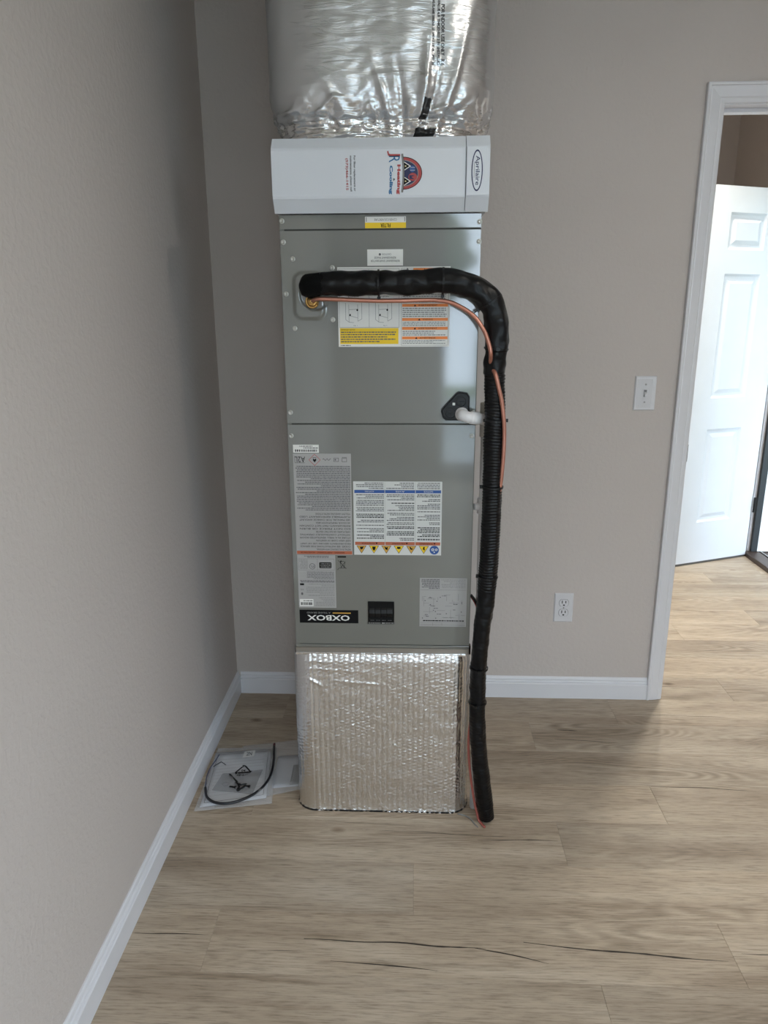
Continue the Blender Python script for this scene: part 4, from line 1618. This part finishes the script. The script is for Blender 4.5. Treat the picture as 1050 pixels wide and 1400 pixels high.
faces.append(tuple(nzz * nper + i for i in range(nper)))
faces.append(tuple(range(nper))[::-1])
me = bpy.data.meshes.new('bubble_foil')
me.from_pydata(verts, [], faces)
me.shade_smooth()
link('bubble_foil', me, M_BUBBLE, base)
bm = bmesh.new()
pr_ = []
for cx, cy, a0 in ((cxs[1], cys[0], -PI / 2), (cxs[1], cys[1], 0), (cxs[0], cys[1], PI / 2), (cxs[0], cys[0], PI)):
    for k in range(9):
        a = a0 + PI / 2 * k / 8
        pr_.append((cx + (RC + 0.0055) * math.cos(a), cy + (RC + 0.0055) * math.sin(a)))
lo_r = [bm.verts.new((x, y, 0.0002)) for x, y in pr_]
hi_r = [bm.verts.new((x, y, 0.0050)) for x, y in pr_]
for k in range(len(pr_)):
    bm.faces.new((lo_r[k], lo_r[(k + 1) % len(pr_)], hi_r[(k + 1) % len(pr_)], hi_r[k]))
bm.faces.new(hi_r)
bm.faces.new(lo_r[::-1])
obj('bottom_gasket', bm, M_SLOT, base)['label'] = 'thin black edge along the floor'
boxo('metal_collar', (0.3555, 0.8405, -0.6865, UYB, 0.5122, 0.5296), M_GALV, base)['label'] = 'bare metal collar along the top'
bm = bmesh.new()
box(bm, 0.3555, 0.8330, -0.6905, -0.6870, 0.5085, 0.5155, bev=0.001)
obj('foil_tape', bm, M_TAPE_FOIL, base)
for xa, xb, zb in ((0.8420, 0.8462, 0.535), (0.3515, 0.3548, 0.524)):
    bm = bmesh.new()
    box(bm, xa, xb, -0.676, -0.660, 0.508, zb, bev=0.001)
    obj('corner_flap', bm, M_SLEEVE, base)['label'] = 'dark corner flap'

# ------------------------------------------------------------------ insulated suction line
ls = empty('insulated_refrigerant_line', (0.902, -0.735, 0), 'thick black insulated refrigerant line arching out of the unit and down to the floor', 'pipe')
LP = [(0.4335, -0.695, 1.4930), (0.4310, -0.722, 1.4990), (0.4500, -0.742, 1.5020), (0.5000, -0.744, 1.5030), (0.6020, -0.744, 1.5030), (0.7000, -0.744, 1.5050), (0.7600, -0.744, 1.5060), (0.8100, -0.742, 1.4970),
      (0.8480, -0.740, 1.4760), (0.8720, -0.738, 1.4420), (0.8810, -0.736, 1.4000), (0.8820, -0.735, 1.3600), (0.8790, -0.735, 1.3100), (0.8830, -0.735, 1.2000), (0.8835, -0.735, 1.0900), (0.8845, -0.735, 0.9790),
      (0.8826, -0.735, 0.8200), (0.8758, -0.735, 0.6770), (0.8676, -0.735, 0.5700), (0.8640, -0.735, 0.4380), (0.8676, -0.735, 0.3016), (0.8790, -0.734, 0.1840), (0.8930, -0.732, 0.0800), (0.9030, -0.728, 0.0130)]
path = spline(LP, 0.0019)
cum = [0.0]
for a, b in zip(path, path[1:]):
    cum.append(cum[-1] + (b - a).length)


def s_at(f):
    return next((i for i, p in enumerate(path) if f(p)), len(path) - 1)


i_h = s_at(lambda p: p.x > 0.462)
i_c = s_at(lambda p: p.x > 0.80 and p.z < 1.352)
i_w = s_at(lambda p: p.x > 0.80 and p.z < 1.292)
i_l = s_at(lambda p: p.x > 0.80 and p.z < 0.735)
i_k = s_at(lambda p: p.x > 0.80 and p.z < 0.50)
i_e = s_at(lambda p: p.x > 0.80 and p.z < 0.060)


def sleeve(name, i0, i1, r0, r1, ribs=0.0, pitch=0.008, wr=0.0015, seed=0.0, m=M_SLEEVE, drape=0.0, sag=0.0):
    pts = path[i0:i1 + 1]
    N = len(pts)

    def rf(i, s_, a):
        t = i / max(1, N - 1)
        r = r0 + (r1 - r0) * t
        if ribs:
            r += ribs * (0.5 + 0.5 * math.sin(2 * PI * s_ / pitch + 1.3 * math.sin(a * 2 + s_ * 11))) * (0.7 + 0.6 * noise.noise(Vector((s_ * 40, seed, a))))
        q = Vector((s_ * 42 + seed * 7, math.cos(a) * 1.3, math.sin(a) * 1.3))
        r += wr * noise.noise(q) + wr * 0.9 * noise.noise(Vector((s_ * 16 + seed, math.cos(a) * 2, math.sin(a) * 2)))
        e = min(i, N - 1 - i) * 0.0019
        if e < 0.004:
            r -= 0.0025 * (1 - e / 0.004)
        return r
    bm = bmesh.new()
    tube(bm, pts, rf, 30)
    return obj(name, bm, m, ls, True)


sleeve('elbow_wrap', 0, i_h + 3, 0.0265, 0.0275, wr=0.003, seed=1, m=mat('black foam matte', rgb(4, 5, 6), 0.75, spec=0.15, bump=0.5, bscale=250))
sleeve('foam_sleeve', i_h - 2, i_c + 4, 0.0275, 0.0290, wr=0.0036, seed=2)
sleeve('tape_collar', i_c, i_w + 2, 0.0255, 0.0255, wr=0.0042, seed=3)
sleeve('ribbed_sleeve', i_w - 1, i_l + 2, 0.0245, 0.0235, ribs=0.0024, pitch=0.0078, wr=0.001, seed=4)
sleeve('foam_sleeve', i_l, i_k + 2, 0.0235, 0.0215, ribs=0.0006, pitch=0.012, wr=0.0022, seed=5)
sleeve('foam_sleeve', i_k, i_e + 2, 0.0215, 0.0235, ribs=0.0008, pitch=0.010, wr=0.0020, seed=6)
sleeve('end_wrap', i_e, len(path) - 1, 0.0225, 0.0215, ribs=0.0008, wr=0.0012, seed=7)


def tie(i, r, tail=None, head=-PI / 2):
    p = path[i]
    T = (path[min(i + 4, len(path) - 1)] - path[max(i - 4, 0)]).normalized()
    vv = Vector((0, -1, 0))
    u = (vv - T * vv.dot(T)).normalized()
    w = T.cross(u)
    bm = bmesh.new()
    sg = 26
    rings = []
    for k in range(sg):
        a = 2 * PI * k / sg
        d = u * math.cos(a) + w * math.sin(a)
        rings.append([bm.verts.new(p + d * (r + dr) + T * dt) for dr, dt in ((-.0005, -.0022), (.0014, -.0022), (.0014, .0022), (-.0005, .0022))])
    for k in range(sg):
        a, b = rings[k], rings[(k + 1) % sg]
        for j in range(4):
            bm.faces.new((a[j], a[(j + 1) % 4], b[(j + 1) % 4], b[j]))
    o = obj('cable_tie', bm, M_PLAST_B, ls)
    bm = bmesh.new()
    d = (u * math.cos(head) + w * math.sin(head))
    e = T.cross(d)
    c = p + d * (r + 0.0035)
    vs = [bm.verts.new(c + d * a * 0.003 + T * b * 0.004 + e * q * 0.0035) for a in (-1, 1) for b in (-1, 1) for q in (-1, 1)]
    for f in [(0, 1, 3, 2), (4, 6, 7, 5), (0, 4, 5, 1), (2, 3, 7, 6), (0, 2, 6, 4), (1, 5, 7, 3)]:
        bm.faces.new([vs[i_] for i_ in f])
    obj('tie_head', bm, M_PLAST_B, o)
    if tail:
        bm = bmesh.new()
        tl = c + d * tail
        tube(bm, [c, c + (tl - c) * 0.5 + e * 0.002, tl], 0.0013, 6)
        obj('tie_tail', bm, M_PLAST_B, o)


def near(x=None, z=None):
    if z is None:
        return s_at(lambda p: p.x > x)
    return s_at(lambda p: p.x > 0.82 and p.z < z)


up_h = PI / 2
for ii, rr_, tl, hd in ((near(x=0.598), 0.0300, 0.006, up_h), (near(x=0.750), 0.0305, 0.010, up_h), (near(z=1.4590), 0.0305, 0.012, up_h), (near(z=1.352), 0.0285, None, 0),
                        (near(z=1.176), 0.0268, None, -up_h), (near(z=1.008), 0.0262, None, up_h), (near(z=0.765), 0.0250, None, up_h), (near(z=0.50), 0.0240, None, 0), (near(z=0.395), 0.0238, None, 0.3)):
    tie(ii, rr_, tl, hd)

# ------------------------------------------------------------------ copper liquid line
cu = empty('copper_line', (0.433, -0.70, 1.46), 'bare thin copper refrigerant tube running just below and beside the thick black line', 'pipe')
CP = [(0.4360, -0.698, 1.4640), (0.4385, -0.728, 1.4650), (0.4520, -0.742, 1.4680), (0.4789, -0.744, 1.4675), (0.6015, -0.744, 1.4628), (0.7062, -0.744, 1.4640), (0.7400, -0.746, 1.4630), (0.7758, -0.750, 1.4555),
      (0.8199, -0.757, 1.4300), (0.8470, -0.762, 1.3960), (0.8600, -0.766, 1.3640), (0.8650, -0.768, 1.3440), (0.8665, -0.760, 1.3300), (0.868, -0.748, 1.3140), (0.8730, -0.752, 1.3020), (0.8784, -0.7665, 1.2920), (0.8870, -0.7665, 1.2600),
      (0.8965, -0.7620, 1.2250), (0.9040, -0.7580, 1.1750), (0.9065, -0.7550, 1.1400), (0.9065, -0.7540, 1.0938), (0.9045, -0.7500, 1.0400), (0.9010, -0.7460, 1.0000), (0.8960, -0.735, 0.9400)]
bm = bmesh.new()
tube(bm, spline(CP, 0.006), 0.0052, 14)
obj('copper_tube', bm, M_COPPER, cu, True)
bm = bmesh.new()
lathe(bm, [(0.0, 0.0), (0.0155, 0.0), (0.0155, 0.004), (0.0135, 0.005), (0.0135, 0.016), (0.0110, 0.019), (0.0075, 0.020), (0.0060, 0.024), (0.0, 0.024)], (0.4330, -0.6905, 1.4630), (0.08, -1, 0.02), 6)
obj('flare_nut', bm, M_BRASS, cu)['label'] = 'brass hexagonal flare nut'
bm = bmesh.new()
ring = [Vector((0.4330 + 0.0145 * math.cos(a), -0.6975 - 0.006, 1.4630 + 0.0145 * math.sin(a))) for a in [PI * 0.25 + 2 * PI * 0.8 * k / 20 for k in range(21)]]
tube(bm, ring, 0.0028, 8)
obj('brass_collar', bm, M_BRASS, cu, True)

# ------------------------------------------------------------------ white drain pipe
dr = empty('drain_pipe', (0.872, -0.664, 0), 'white plastic condensate drain pipe from the black port, hidden behind the black line', 'pipe')
bm = bmesh.new()
EP = spline([(0.8050, -0.688, 1.1870), (0.8050, -0.712, 1.1865), (0.8095, -0.7185, 1.1850), (0.8190, -0.7210, 1.1820), (0.8330, -0.716, 1.1795), (0.8440, -0.7090, 1.1780)], 0.002)
tube(bm, EP, lambda i, s_, a: 0.0142 + (0.0030 if 0.004 < s_ < 0.016 else 0) + (0.0020 if 0.048 < s_ else 0), 24)
obj('elbow', bm, M_PVC, dr, True)
bm = bmesh.new()
EP = spline([(0.8415, -0.7090, 1.1780), (0.8560, -0.6960, 1.1735), (0.8680, -0.676, 1.168), (0.8720, -0.664, 1.167)], 0.003)
tube(bm, EP, 0.0142, 20)
obj('branch_pipe', bm, M_PVC, dr, True)
bm = bmesh.new()
lathe(bm, [(0.0, 0.0), (0.0185, 0.0), (0.0185, 0.086), (0.016, 0.088), (0.0, 0.088)], (0.872, -0.664, 1.124), (0, 0, 1), 24)
obj('tee_fitting', bm, M_PVCG, dr)
bm = bmesh.new()
lathe(bm, [(0.0, 0.0), (0.0145, 0.0), (0.0145, 1.122), (0, 1.122)], (0.872, -0.664, 0.002), (0, 0, 1), 20)
obj('stand_pipe', bm, M_PVC, dr, True)
bm = bmesh.new()
lathe(bm, [(0.0146, 0.0), (0.0190, 0.0), (0.0190, 0.012), (0.0205, 0.012), (0.0205, 0.026), (0.0190, 0.026), (0.0190, 0.040), (0.0146, 0.040)], (0.872, -0.664, 0.918), (0, 0, 1), 24)
lathe(bm, [(0, 0), (0.0085, 0), (0.0095, 0.004), (0.0085, 0.012), (0, 0.013)], (0.856, -0.672, 0.938), (-1, -0.4, 0), 12)
obj('union_fitting', bm, M_PVC, dr)
bm = bmesh.new()
k = 0.918
while k > 0.62:
    k -= lr.choice((0.004, 0.006, 0.009, 0.014))
    box(bm, 0.8660, 0.8685, -0.6788, -0.6778, k - 0.0022, k)
obj('pipe_marking', bm, M_RED, dr)['label'] = 'tiny red printed marking down the pipe'

# ------------------------------------------------------------------ wires
w1 = empty('control_wire', (0.842, -0.67, 0.66), 'short red and black control wire leaving the lower right of the cabinet', 'wire')
bm = bmesh.new()
tube(bm, spline([(0.8425, -0.668, 0.6820), (0.8520, -0.672, 0.6700), (0.8640, -0.676, 0.6450), (0.8700, -0.690, 0.6200)], 0.003), 0.0034, 8)
obj('red_core', bm, M_REDW, w1, True)['label'] = 'red insulated core'
bm = bmesh.new()
tube(bm, spline([(0.8425, -0.673, 0.6870), (0.8500, -0.679, 0.6790), (0.8560, -0.680, 0.6690), (0.8620, -0.680, 0.6550), (0.868, -0.692, 0.636)], 0.003), 0.0036, 8)
obj('black_core', bm, M_PLAST_B, w1, True)['label'] = 'black insulated core'

w2 = empty('low_voltage_wire', (0.875, -0.712, 0), 'thin salmon-red wire running down the left side of the black line to the floor', 'wire')
bm = bmesh.new()
tube(bm, spline([(0.8480, -0.722, 0.330), (0.8440, -0.724, 0.270), (0.8470, -0.726, 0.200), (0.8555, -0.728, 0.130), (0.8650, -0.7300, 0.070), (0.8740, -0.732, 0.030), (0.8800, -0.734, 0.008), (0.8950, -0.758, 0.0045)], 0.004), 0.0036, 8)
obj('wire_jacket', bm, M_SALMON, w2, True)
w3 = bmesh.new()
tube(w3, spline([(0.8200, -0.700, 0.003), (0.8420, -0.708, 0.003), (0.8560, -0.720, 0.003), (0.8660, -0.742, 0.003), (0.8750, -0.756, 0.003)], 0.004), 0.0018, 6)
o = obj('ground_wire', w3, M_PRINTL, None, True, (0.82, -0.70, 0))
tag(o, 'thin grey wire on the floor between foil base and black line end', 'wire')

# ------------------------------------------------------------------ wall devices
def outlet(cx, cz):
    r = empty('duplex_outlet', (cx, 0, cz), 'white duplex electrical outlet low on the wall right of the black line', 'outlet')
    bm = bmesh.new()
    pr = [(0, 0), (0.0, -0.0025), (0.0035, -0.0055)]
    loops = []
    for w, y in pr:
        loops.append([bm.verts.new((cx + sx_ * (0.035 - w), y, cz + sz_ * (0.0572 - w))) for sx_, sz_ in ((-1, -1), (1, -1), (1, 1), (-1, 1))])
    for p_, q_ in zip(loops, loops[1:]):
        for i in range(4):
            bm.faces.new((p_[i], p_[(i + 1) % 4], q_[(i + 1) % 4], q_[i]))
    bm.faces.new(loops[-1])
    bm.faces.new(loops[0])
    obj('wall_plate', bm, M_PLATE, r)
    for dz in (0.0195, -0.0195):
        bm = bmesh.new()
        pts = []
        for k in range(28):
            a = 2 * PI * k / 28
            pts.append((cx + 0.0172 * math.cos(a), cz + dz + max(-0.0135, min(0.0135, 0.0172 * math.sin(a)))))
        prism(bm, pts, -0.0072, -0.0054)
        rc = obj('receptacle', bm, M_PLATE, r)
        bm = bmesh.new()
        prism(bm, [(cx + (x - cx) * 1.07, cz + dz + (z - cz - dz) * 1.07) for x, z in pts], -0.0057, -0.0052)
        obj('receptacle_gap', bm, M_PRINTG, r)
        for sx_, h in ((-0.0065, 0.0056), (0.0065, 0.0048)):
            boxo('slot', (cx + sx_ - 0.0016, cx + sx_ + 0.0016, -0.0074, -0.0071, cz + dz + 0.004 - h, cz + dz + 0.004 + h), M_SLOT, rc)
        bm = bmesh.new()
        prism(bm, [(cx + 0.0036 * math.cos(a), cz + dz - 0.0075 + 0.0036 * math.sin(a)) for a in [PI + PI * k / 8 for k in range(9)]] + [(cx + 0.0036, cz + dz - 0.0058), (cx - 0.0036, cz + dz - 0.0058)], -0.0074, -0.0071)
        obj('slot', bm, M_SLOT, rc)
    bm = bmesh.new()
    lathe(bm, [(0, 0), (0.0030, 0), (0.0026, 0.0012), (0, 0.0014)], (cx, -0.0055, cz), (0, -1, 0), 14)
    obj('plate_screw', bm, M_PRINTL, r)


outlet(1.2441, 0.3712)


def switch(cx, cz):
    r = empty('light_switch', (cx, 0, cz), 'white light switch plate under wrinkled clear film, beside the door casing', 'switch')
    bm = bmesh.new()
    loops = []
    for w, y in [(0, 0), (0.0, -0.003), (0.0030, -0.0062)]:
        loops.append([bm.verts.new((cx + sx_ * (0.036 - w), y, cz + sz_ * (0.0580 - w))) for sx_, sz_ in ((-1, -1), (1, -1), (1, 1), (-1, 1))])
    for p_, q_ in zip(loops, loops[1:]):
        for i in range(4):
            bm.faces.new((p_[i], p_[(i + 1) % 4], q_[(i + 1) % 4], q_[i]))
    bm.faces.new(loops[-1])
    bm.faces.new(loops[0])
    obj('wall_plate', bm, M_PLATE, r)
    boxo('switch_opening', (cx - 0.0050, cx + 0.0050, -0.0066, -0.0061, cz - 0.0120, cz + 0.0120), mat('shadow grey', rgb(84, 84, 86), 0.6), r)
    bm = bmesh.new()
    box(bm, cx - 0.0036, cx + 0.0036, -0.0160, -0.0060, cz - 0.0055, cz + 0.0045, bev=0.001)
    for v_ in bm.verts:
        if v_.co.y < -0.012:
            v_.co.z -= 0.005
    obj('toggle', bm, M_PLATE, r)
    for dz in (0.030, -0.030):
        bm = bmesh.new()
        lathe(bm, [(0, 0), (0.0032, 0), (0.0028, 0.0012), (0, 0.0014)], (cx, -0.0062, cz + dz), (0, -1, 0), 14)
        obj('plate_screw', bm, M_PRINTL, r)
    # film: a crumpled sheet standing slightly off the plate
    bm = bmesh.new()
    g = []
    for i in range(19):
        row = []
        for j in range(31):
            x, z = -0.030 + 0.052 * i / 18, -0.050 + 0.098 * j / 30
            h = 0.010 + 0.0055 * noise.noise(Vector((x * 40, z * 28, 2))) + 0.0012 * noise.noise(Vector((x * 150, z * 120, 7)))
            e = min(i, 18 - i, j, 30 - j)
            if e < 3:
                h = 0.0068 + (h - 0.0068) * e / 3
            if abs(x) < 0.008 and abs(z) < 0.016:
                h = 0.0185
            row.append(bm.verts.new((cx + x, -h, cz + z)))
        g.append(row)
    for i in range(18):
        for j in range(30):
            bm.faces.new((g[i][j], g[i + 1][j], g[i + 1][j + 1], g[i][j + 1]))
    obj('clear_film', bm, M_FILM, r, True)['label'] = 'wrinkled clear protective film'


switch(1.4725, 1.1639)

# ------------------------------------------------------------------ bags of parts on the floor
def lerp2(Q, u, v):
    """bilinear in a quad: Q = tl, tr, br, bl"""
    t = (Q[0][0] + (Q[1][0] - Q[0][0]) * u, Q[0][1] + (Q[1][1] - Q[0][1]) * u)
    b = (Q[3][0] + (Q[2][0] - Q[3][0]) * u, Q[3][1] + (Q[2][1] - Q[3][1]) * u)
    return (t[0] + (b[0] - t[0]) * v, t[1] + (b[1] - t[1]) * v)


def cloth_quad(Q, z, th_, nu, nv, amp, seed, edge=True, fr=14):
    """thin sealed pouch / sheet: upper and lower skins"""
    bm = bmesh.new()
    top, bot = [], []
    for j in range(nv + 1):
        rt_, rb_ = [], []
        for i in range(nu + 1):
            u, v = i / nu, j / nv
            x, y = lerp2(Q, u, v)
            nn = noise.noise(Vector((x * fr + seed, y * fr, seed))) + 0.5 * noise.noise(Vector((x * fr * 3, y * fr * 3, seed)))
            e = min(1, 6 * min(u, 1 - u, v, 1 - v)) if edge else 1
            h = th_ * e + amp * (0.5 + nn) * (0.25 + 0.75 * e)
            rt_.append(bm.verts.new((x, y, z + max(0.0004, h))))
            rb_.append(bm.verts.new((x, y, z)))
        top.append(rt_)
        bot.append(rb_)
    for j in range(nv):
        for i in range(nu):
            bm.faces.new((top[j][i], top[j][i + 1], top[j + 1][i + 1], top[j + 1][i]))
            bm.faces.new((bot[j][i], bot[j + 1][i], bot[j + 1][i + 1], bot[j][i + 1]))
    for j in range(nv):
        for i in (0, nu):
            bm.faces.new((top[j][i], top[j + 1][i], bot[j + 1][i], bot[j][i]))
    for i in range(nu):
        for j in (0, nv):
            bm.faces.new((top[j][i], bot[j][i], bot[j][i + 1], top[j][i + 1]))
    return bm


B1 = [(0.024, -0.398), (0.224, -0.385), (0.262, -0.678), (0.036, -0.722)]
P1 = [(0.026, -0.432), (0.208, -0.402), (0.240, -0.655), (0.050, -0.706)]
B2 = [(0.100, -0.375), (0.334, -0.318), (0.338, -0.600), (0.232, -0.640)]
bm = cloth_quad(B2, 0.0008, 0.004, 26, 22, 0.004, 5.0)
o = obj('plastic_bag', bm, M_BAG, None, True, (0.22, -0.5, 0))
tag(o, 'clear plastic bag lying against the foil base, partly under the parts bag', 'bag')
Q2 = [(0.236, -0.430), (0.325, -0.420), (0.328, -0.585), (0.246, -0.598)]
bm = cloth_quad(Q2, 0.0012, 0.001, 6, 8, 0.0006, 9.0, False)
o = obj('folded_leaflet', bm, M_PAPER, None, True, (0.29, -0.5, 0))
tag(o, 'white folded leaflet in the clear bag beside the foil base', 'leaflet')
Q3 = [(0.296, -0.480), (0.326, -0.476), (0.327, -0.578), (0.300, -0.584)]
bm = cloth_quad(Q3, 0.0034, 0.001, 4, 6, 0.0002, 9.0, False)
o = obj('grey_card', bm, M_PAPERG, None, True, (0.31, -0.53, 0))
tag(o, 'small grey card on the leaflet next to the foil base', 'card')

bm = cloth_quad(B1, 0.0060, 0.0135, 40, 50, 0.0065, 2.0, fr=16)
o = obj('parts_bag', bm, M_BAG, None, True, (0.14, -0.55, 0))
tag(o, 'clear plastic bag of manual, cable and small parts on the floor by the left baseboard', 'bag')
# manual with its printed page
bm = cloth_quad(P1, 0.0075, 0.0030, 8, 10, 0.0004, 3.0, False, 4)
man = obj('instruction_manual', bm, [M_PAPER], None, True, (0.13, -0.55, 0))
tag(man, 'white printed instruction manual inside the clear parts bag', 'manual')


class Page:
    def __init__(self, Q, z):
        self.Q, self.z, self.bm, self.mats = Q, z, bmesh.new(), []

    def mi(self, m):
        if m not in self.mats:
            self.mats.append(m)
        return self.mats.index(m)

    def P(self, u, v, k=0):
        x, y = lerp2(self.Q, u, v)
        return (x, y, self.z + 0.0002 * k)

    def poly(self, pts, m, k=0):
        self.bm.faces.new([self.bm.verts.new(self.P(u, v, k)) for u, v in pts]).material_index = self.mi(m)

    def line(self, a, b, w, m, k=0):
        d = Vector((b[0] - a[0], b[1] - a[1]))
        n_ = Vector((-d.y, d.x)).normalized() * w / 2
        self.poly([(a[0] + n_.x, a[1] + n_.y), (b[0] + n_.x, b[1] + n_.y), (b[0] - n_.x, b[1] - n_.y), (a[0] - n_.x, a[1] - n_.y)], m, k)

    def text(self, s_, u0, u1, v0, v1, m, k=0):
        v, fs, asp = text_geo(s_, 0.02)
        vv = [self.bm.verts.new(self.P(u0 + (u1 - u0) * x, v1 + (v0 - v1) * y, k)) for x, y in v]
        mi_ = self.mi(m)
        for f in fs:
            try:
                self.bm.faces.new([vv[i] for i in f]).material_index = mi_
            except ValueError:
                pass


pg = Page(P1, 0.0116)
for a, b in (((.05, .05), (.95, .05)), ((.95, .05), (.95, .95)), ((.95, .95), (.05, .95)), ((.05, .95), (.05, .05))):
    pg.line(a, b, 0.008, M_PRINTG)
for i in range(12):
    v_ = 0.16 + i * 0.062
    e = 0.9 if i % 4 else 0.6
    pg.line((0.10, v_), (e, v_), 0.005, M_PRINTL)
pg.poly([(0.52, 0.02), (0.72, 0.0), (0.70, 0.14), (0.50, 0.15)], M_WHITE, 1)
pg.text('2N', 0.56, 0.66, 0.035, 0.115, M_PRINT, 2)
obj('printed_page', pg.bm, pg.mats, man)['label'] = 'printed page with ruled border and white sticker'
# recycling mark printed on the bag
pg = Page(B1, 0.0235)
tri = [(0.54, 0.40), (0.66, 0.53), (0.42, 0.53)]
for i in range(3):
    a, b = tri[i], tri[(i + 1) % 3]
    pg.line((a[0] + (b[0] - a[0]) * 0.08, a[1] + (b[1] - a[1]) * 0.08), (a[0] + (b[0] - a[0]) * 0.80, a[1] + (b[1] - a[1]) * 0.80), 0.020, M_PRINT)
    q = (a[0] + (b[0] - a[0]) * 0.9, a[1] + (b[1] - a[1]) * 0.9)
    pg.poly([(q[0] - 0.025, q[1] - 0.012), (q[0] + 0.025, q[1] - 0.012), (q[0], q[1] + 0.022)], M_PRINT, 1)
pg.text('04', 0.51, 0.57, 0.475, 0.515, M_PRINT)
pg.text('PE-LD', 0.46, 0.62, 0.555, 0.58, M_PRINT)
obj('recycling_mark', pg.bm, pg.mats, bpy.data.objects['parts_bag'])['label'] = 'black triangular recycling mark'

QS = [(0.078, -0.545), (0.202, -0.520), (0.196, -0.645), (0.066, -0.630)]
bm = cloth_quad(QS, 0.0122, 0.0035, 12, 10, 0.0016, 7.0)
o = obj('screw_bag', bm, M_BAG2, None, True, (0.14, -0.58, 0))
tag(o, 'small grey zip bag of screws and clips lying on the manual', 'bag')
# contents: clips and screws
cr_ = random.Random(5)
for i in range(7):
    x, y = 0.152 + cr_.uniform(-0.022, 0.024), -0.626 + cr_.uniform(-0.014, 0.014)
    a = cr_.uniform(0, PI)
    bm = bmesh.new()
    d = Vector((math.cos(a), math.sin(a), 0))
    c = Vector((x, y, 0.0215 + 0.001 * i))
    lathe(bm, [(0, 0), (0.0050, 0), (0.0050, 0.003), (0.0028, 0.004), (0.0026, 0.019), (0, 0.023)], c - d * 0.010, d, 8)
    o = obj('machine_screw', bm, M_HW, None, False, tuple(c))
    tag(o, 'tiny dark screw in the cluster inside the small grey zip bag', 'screw', 'screws clustered in the small zip bag')
bm = bmesh.new()
tube(bm, spline([(0.105, -0.562, 0.0215), (0.120, -0.580, 0.0215), (0.140, -0.602, 0.0215)], 0.003), lambda i, s_, a: 0.0042 - 0.06 * max(0, 0.01 - s_) * 0.5, 8)
o = obj('plastic_anchor', bm, M_HW, None, True, (0.13, -0.575, 0.0175))
tag(o, 'long dark plastic anchor pointing up-left in the small zip bag', 'anchor')
bm = bmesh.new()
rg = [Vector((0.103 + 0.013 * math.cos(a) * (1 if math.sin(a) > 0 else 0.7), -0.604 + 0.009 * math.sin(a), 0.0165)) for a in [2 * PI * k / 20 for k in range(21)]]
tube(bm, rg, 0.0012, 6, cap=False)
o = obj('wire_clip', bm, M_STEEL, None, True, (0.103, -0.604, 0.0165))
tag(o, 'looped steel wire clip left of the screws in the small zip bag', 'clip')
bm = bmesh.new()
tube(bm, [Vector((0.042, -0.524, 0.022)), Vector((0.0600, -0.498, 0.022)), Vector((0.0615, -0.4965, 0.022)), Vector((0.080, -0.512, 0.022))], 0.0013, 6)
o = obj('hex_key', bm, M_STEEL, None, False, (0.06, -0.5, 0.022))
tag(o, 'thin L-shaped hex key near the left edge of the parts bag', 'hex key')
# control cable
CB = [(0.217, -0.400), (0.224, -0.440), (0.231, -0.480), (0.236, -0.540), (0.232, -0.590), (0.214, -0.640), (0.180, -0.678), (0.140, -0.700), (0.098, -0.700), (0.064, -0.675), (0.046, -0.630)]
cab = empty('looped_cable', (0.217, -0.40, 0.016), 'black cable curved in a wide loop inside the clear parts bag', 'cable')
bm = bmesh.new()
tube(bm, spline([(x, y, 0.0215) for x, y in CB], 0.006), 0.0042, 8)
obj('cable_jacket', bm, M_CABLE, cab, True)
bm = bmesh.new()
tube(bm, spline([(x, y, 0.021) for x, y in [(0.046, -0.630), (0.036, -0.580), (0.034, -0.530), (0.040, -0.490), (0.044, -0.455)]], 0.006), 0.0018, 6)
obj('thin_core', bm, mat('blue grey core', rgb(70, 78, 104), 0.4), cab, True)['label'] = 'thin blue-grey core'
bm = bmesh.new()
tube(bm, [Vector((0.2155, -0.388, 0.0215)), Vector((0.217, -0.402, 0.0215))], 0.0042, 8)
obj('cable_tip', bm, mat('maroon tip', rgb(96, 44, 52), 0.5), cab, True)['label'] = 'maroon tip'
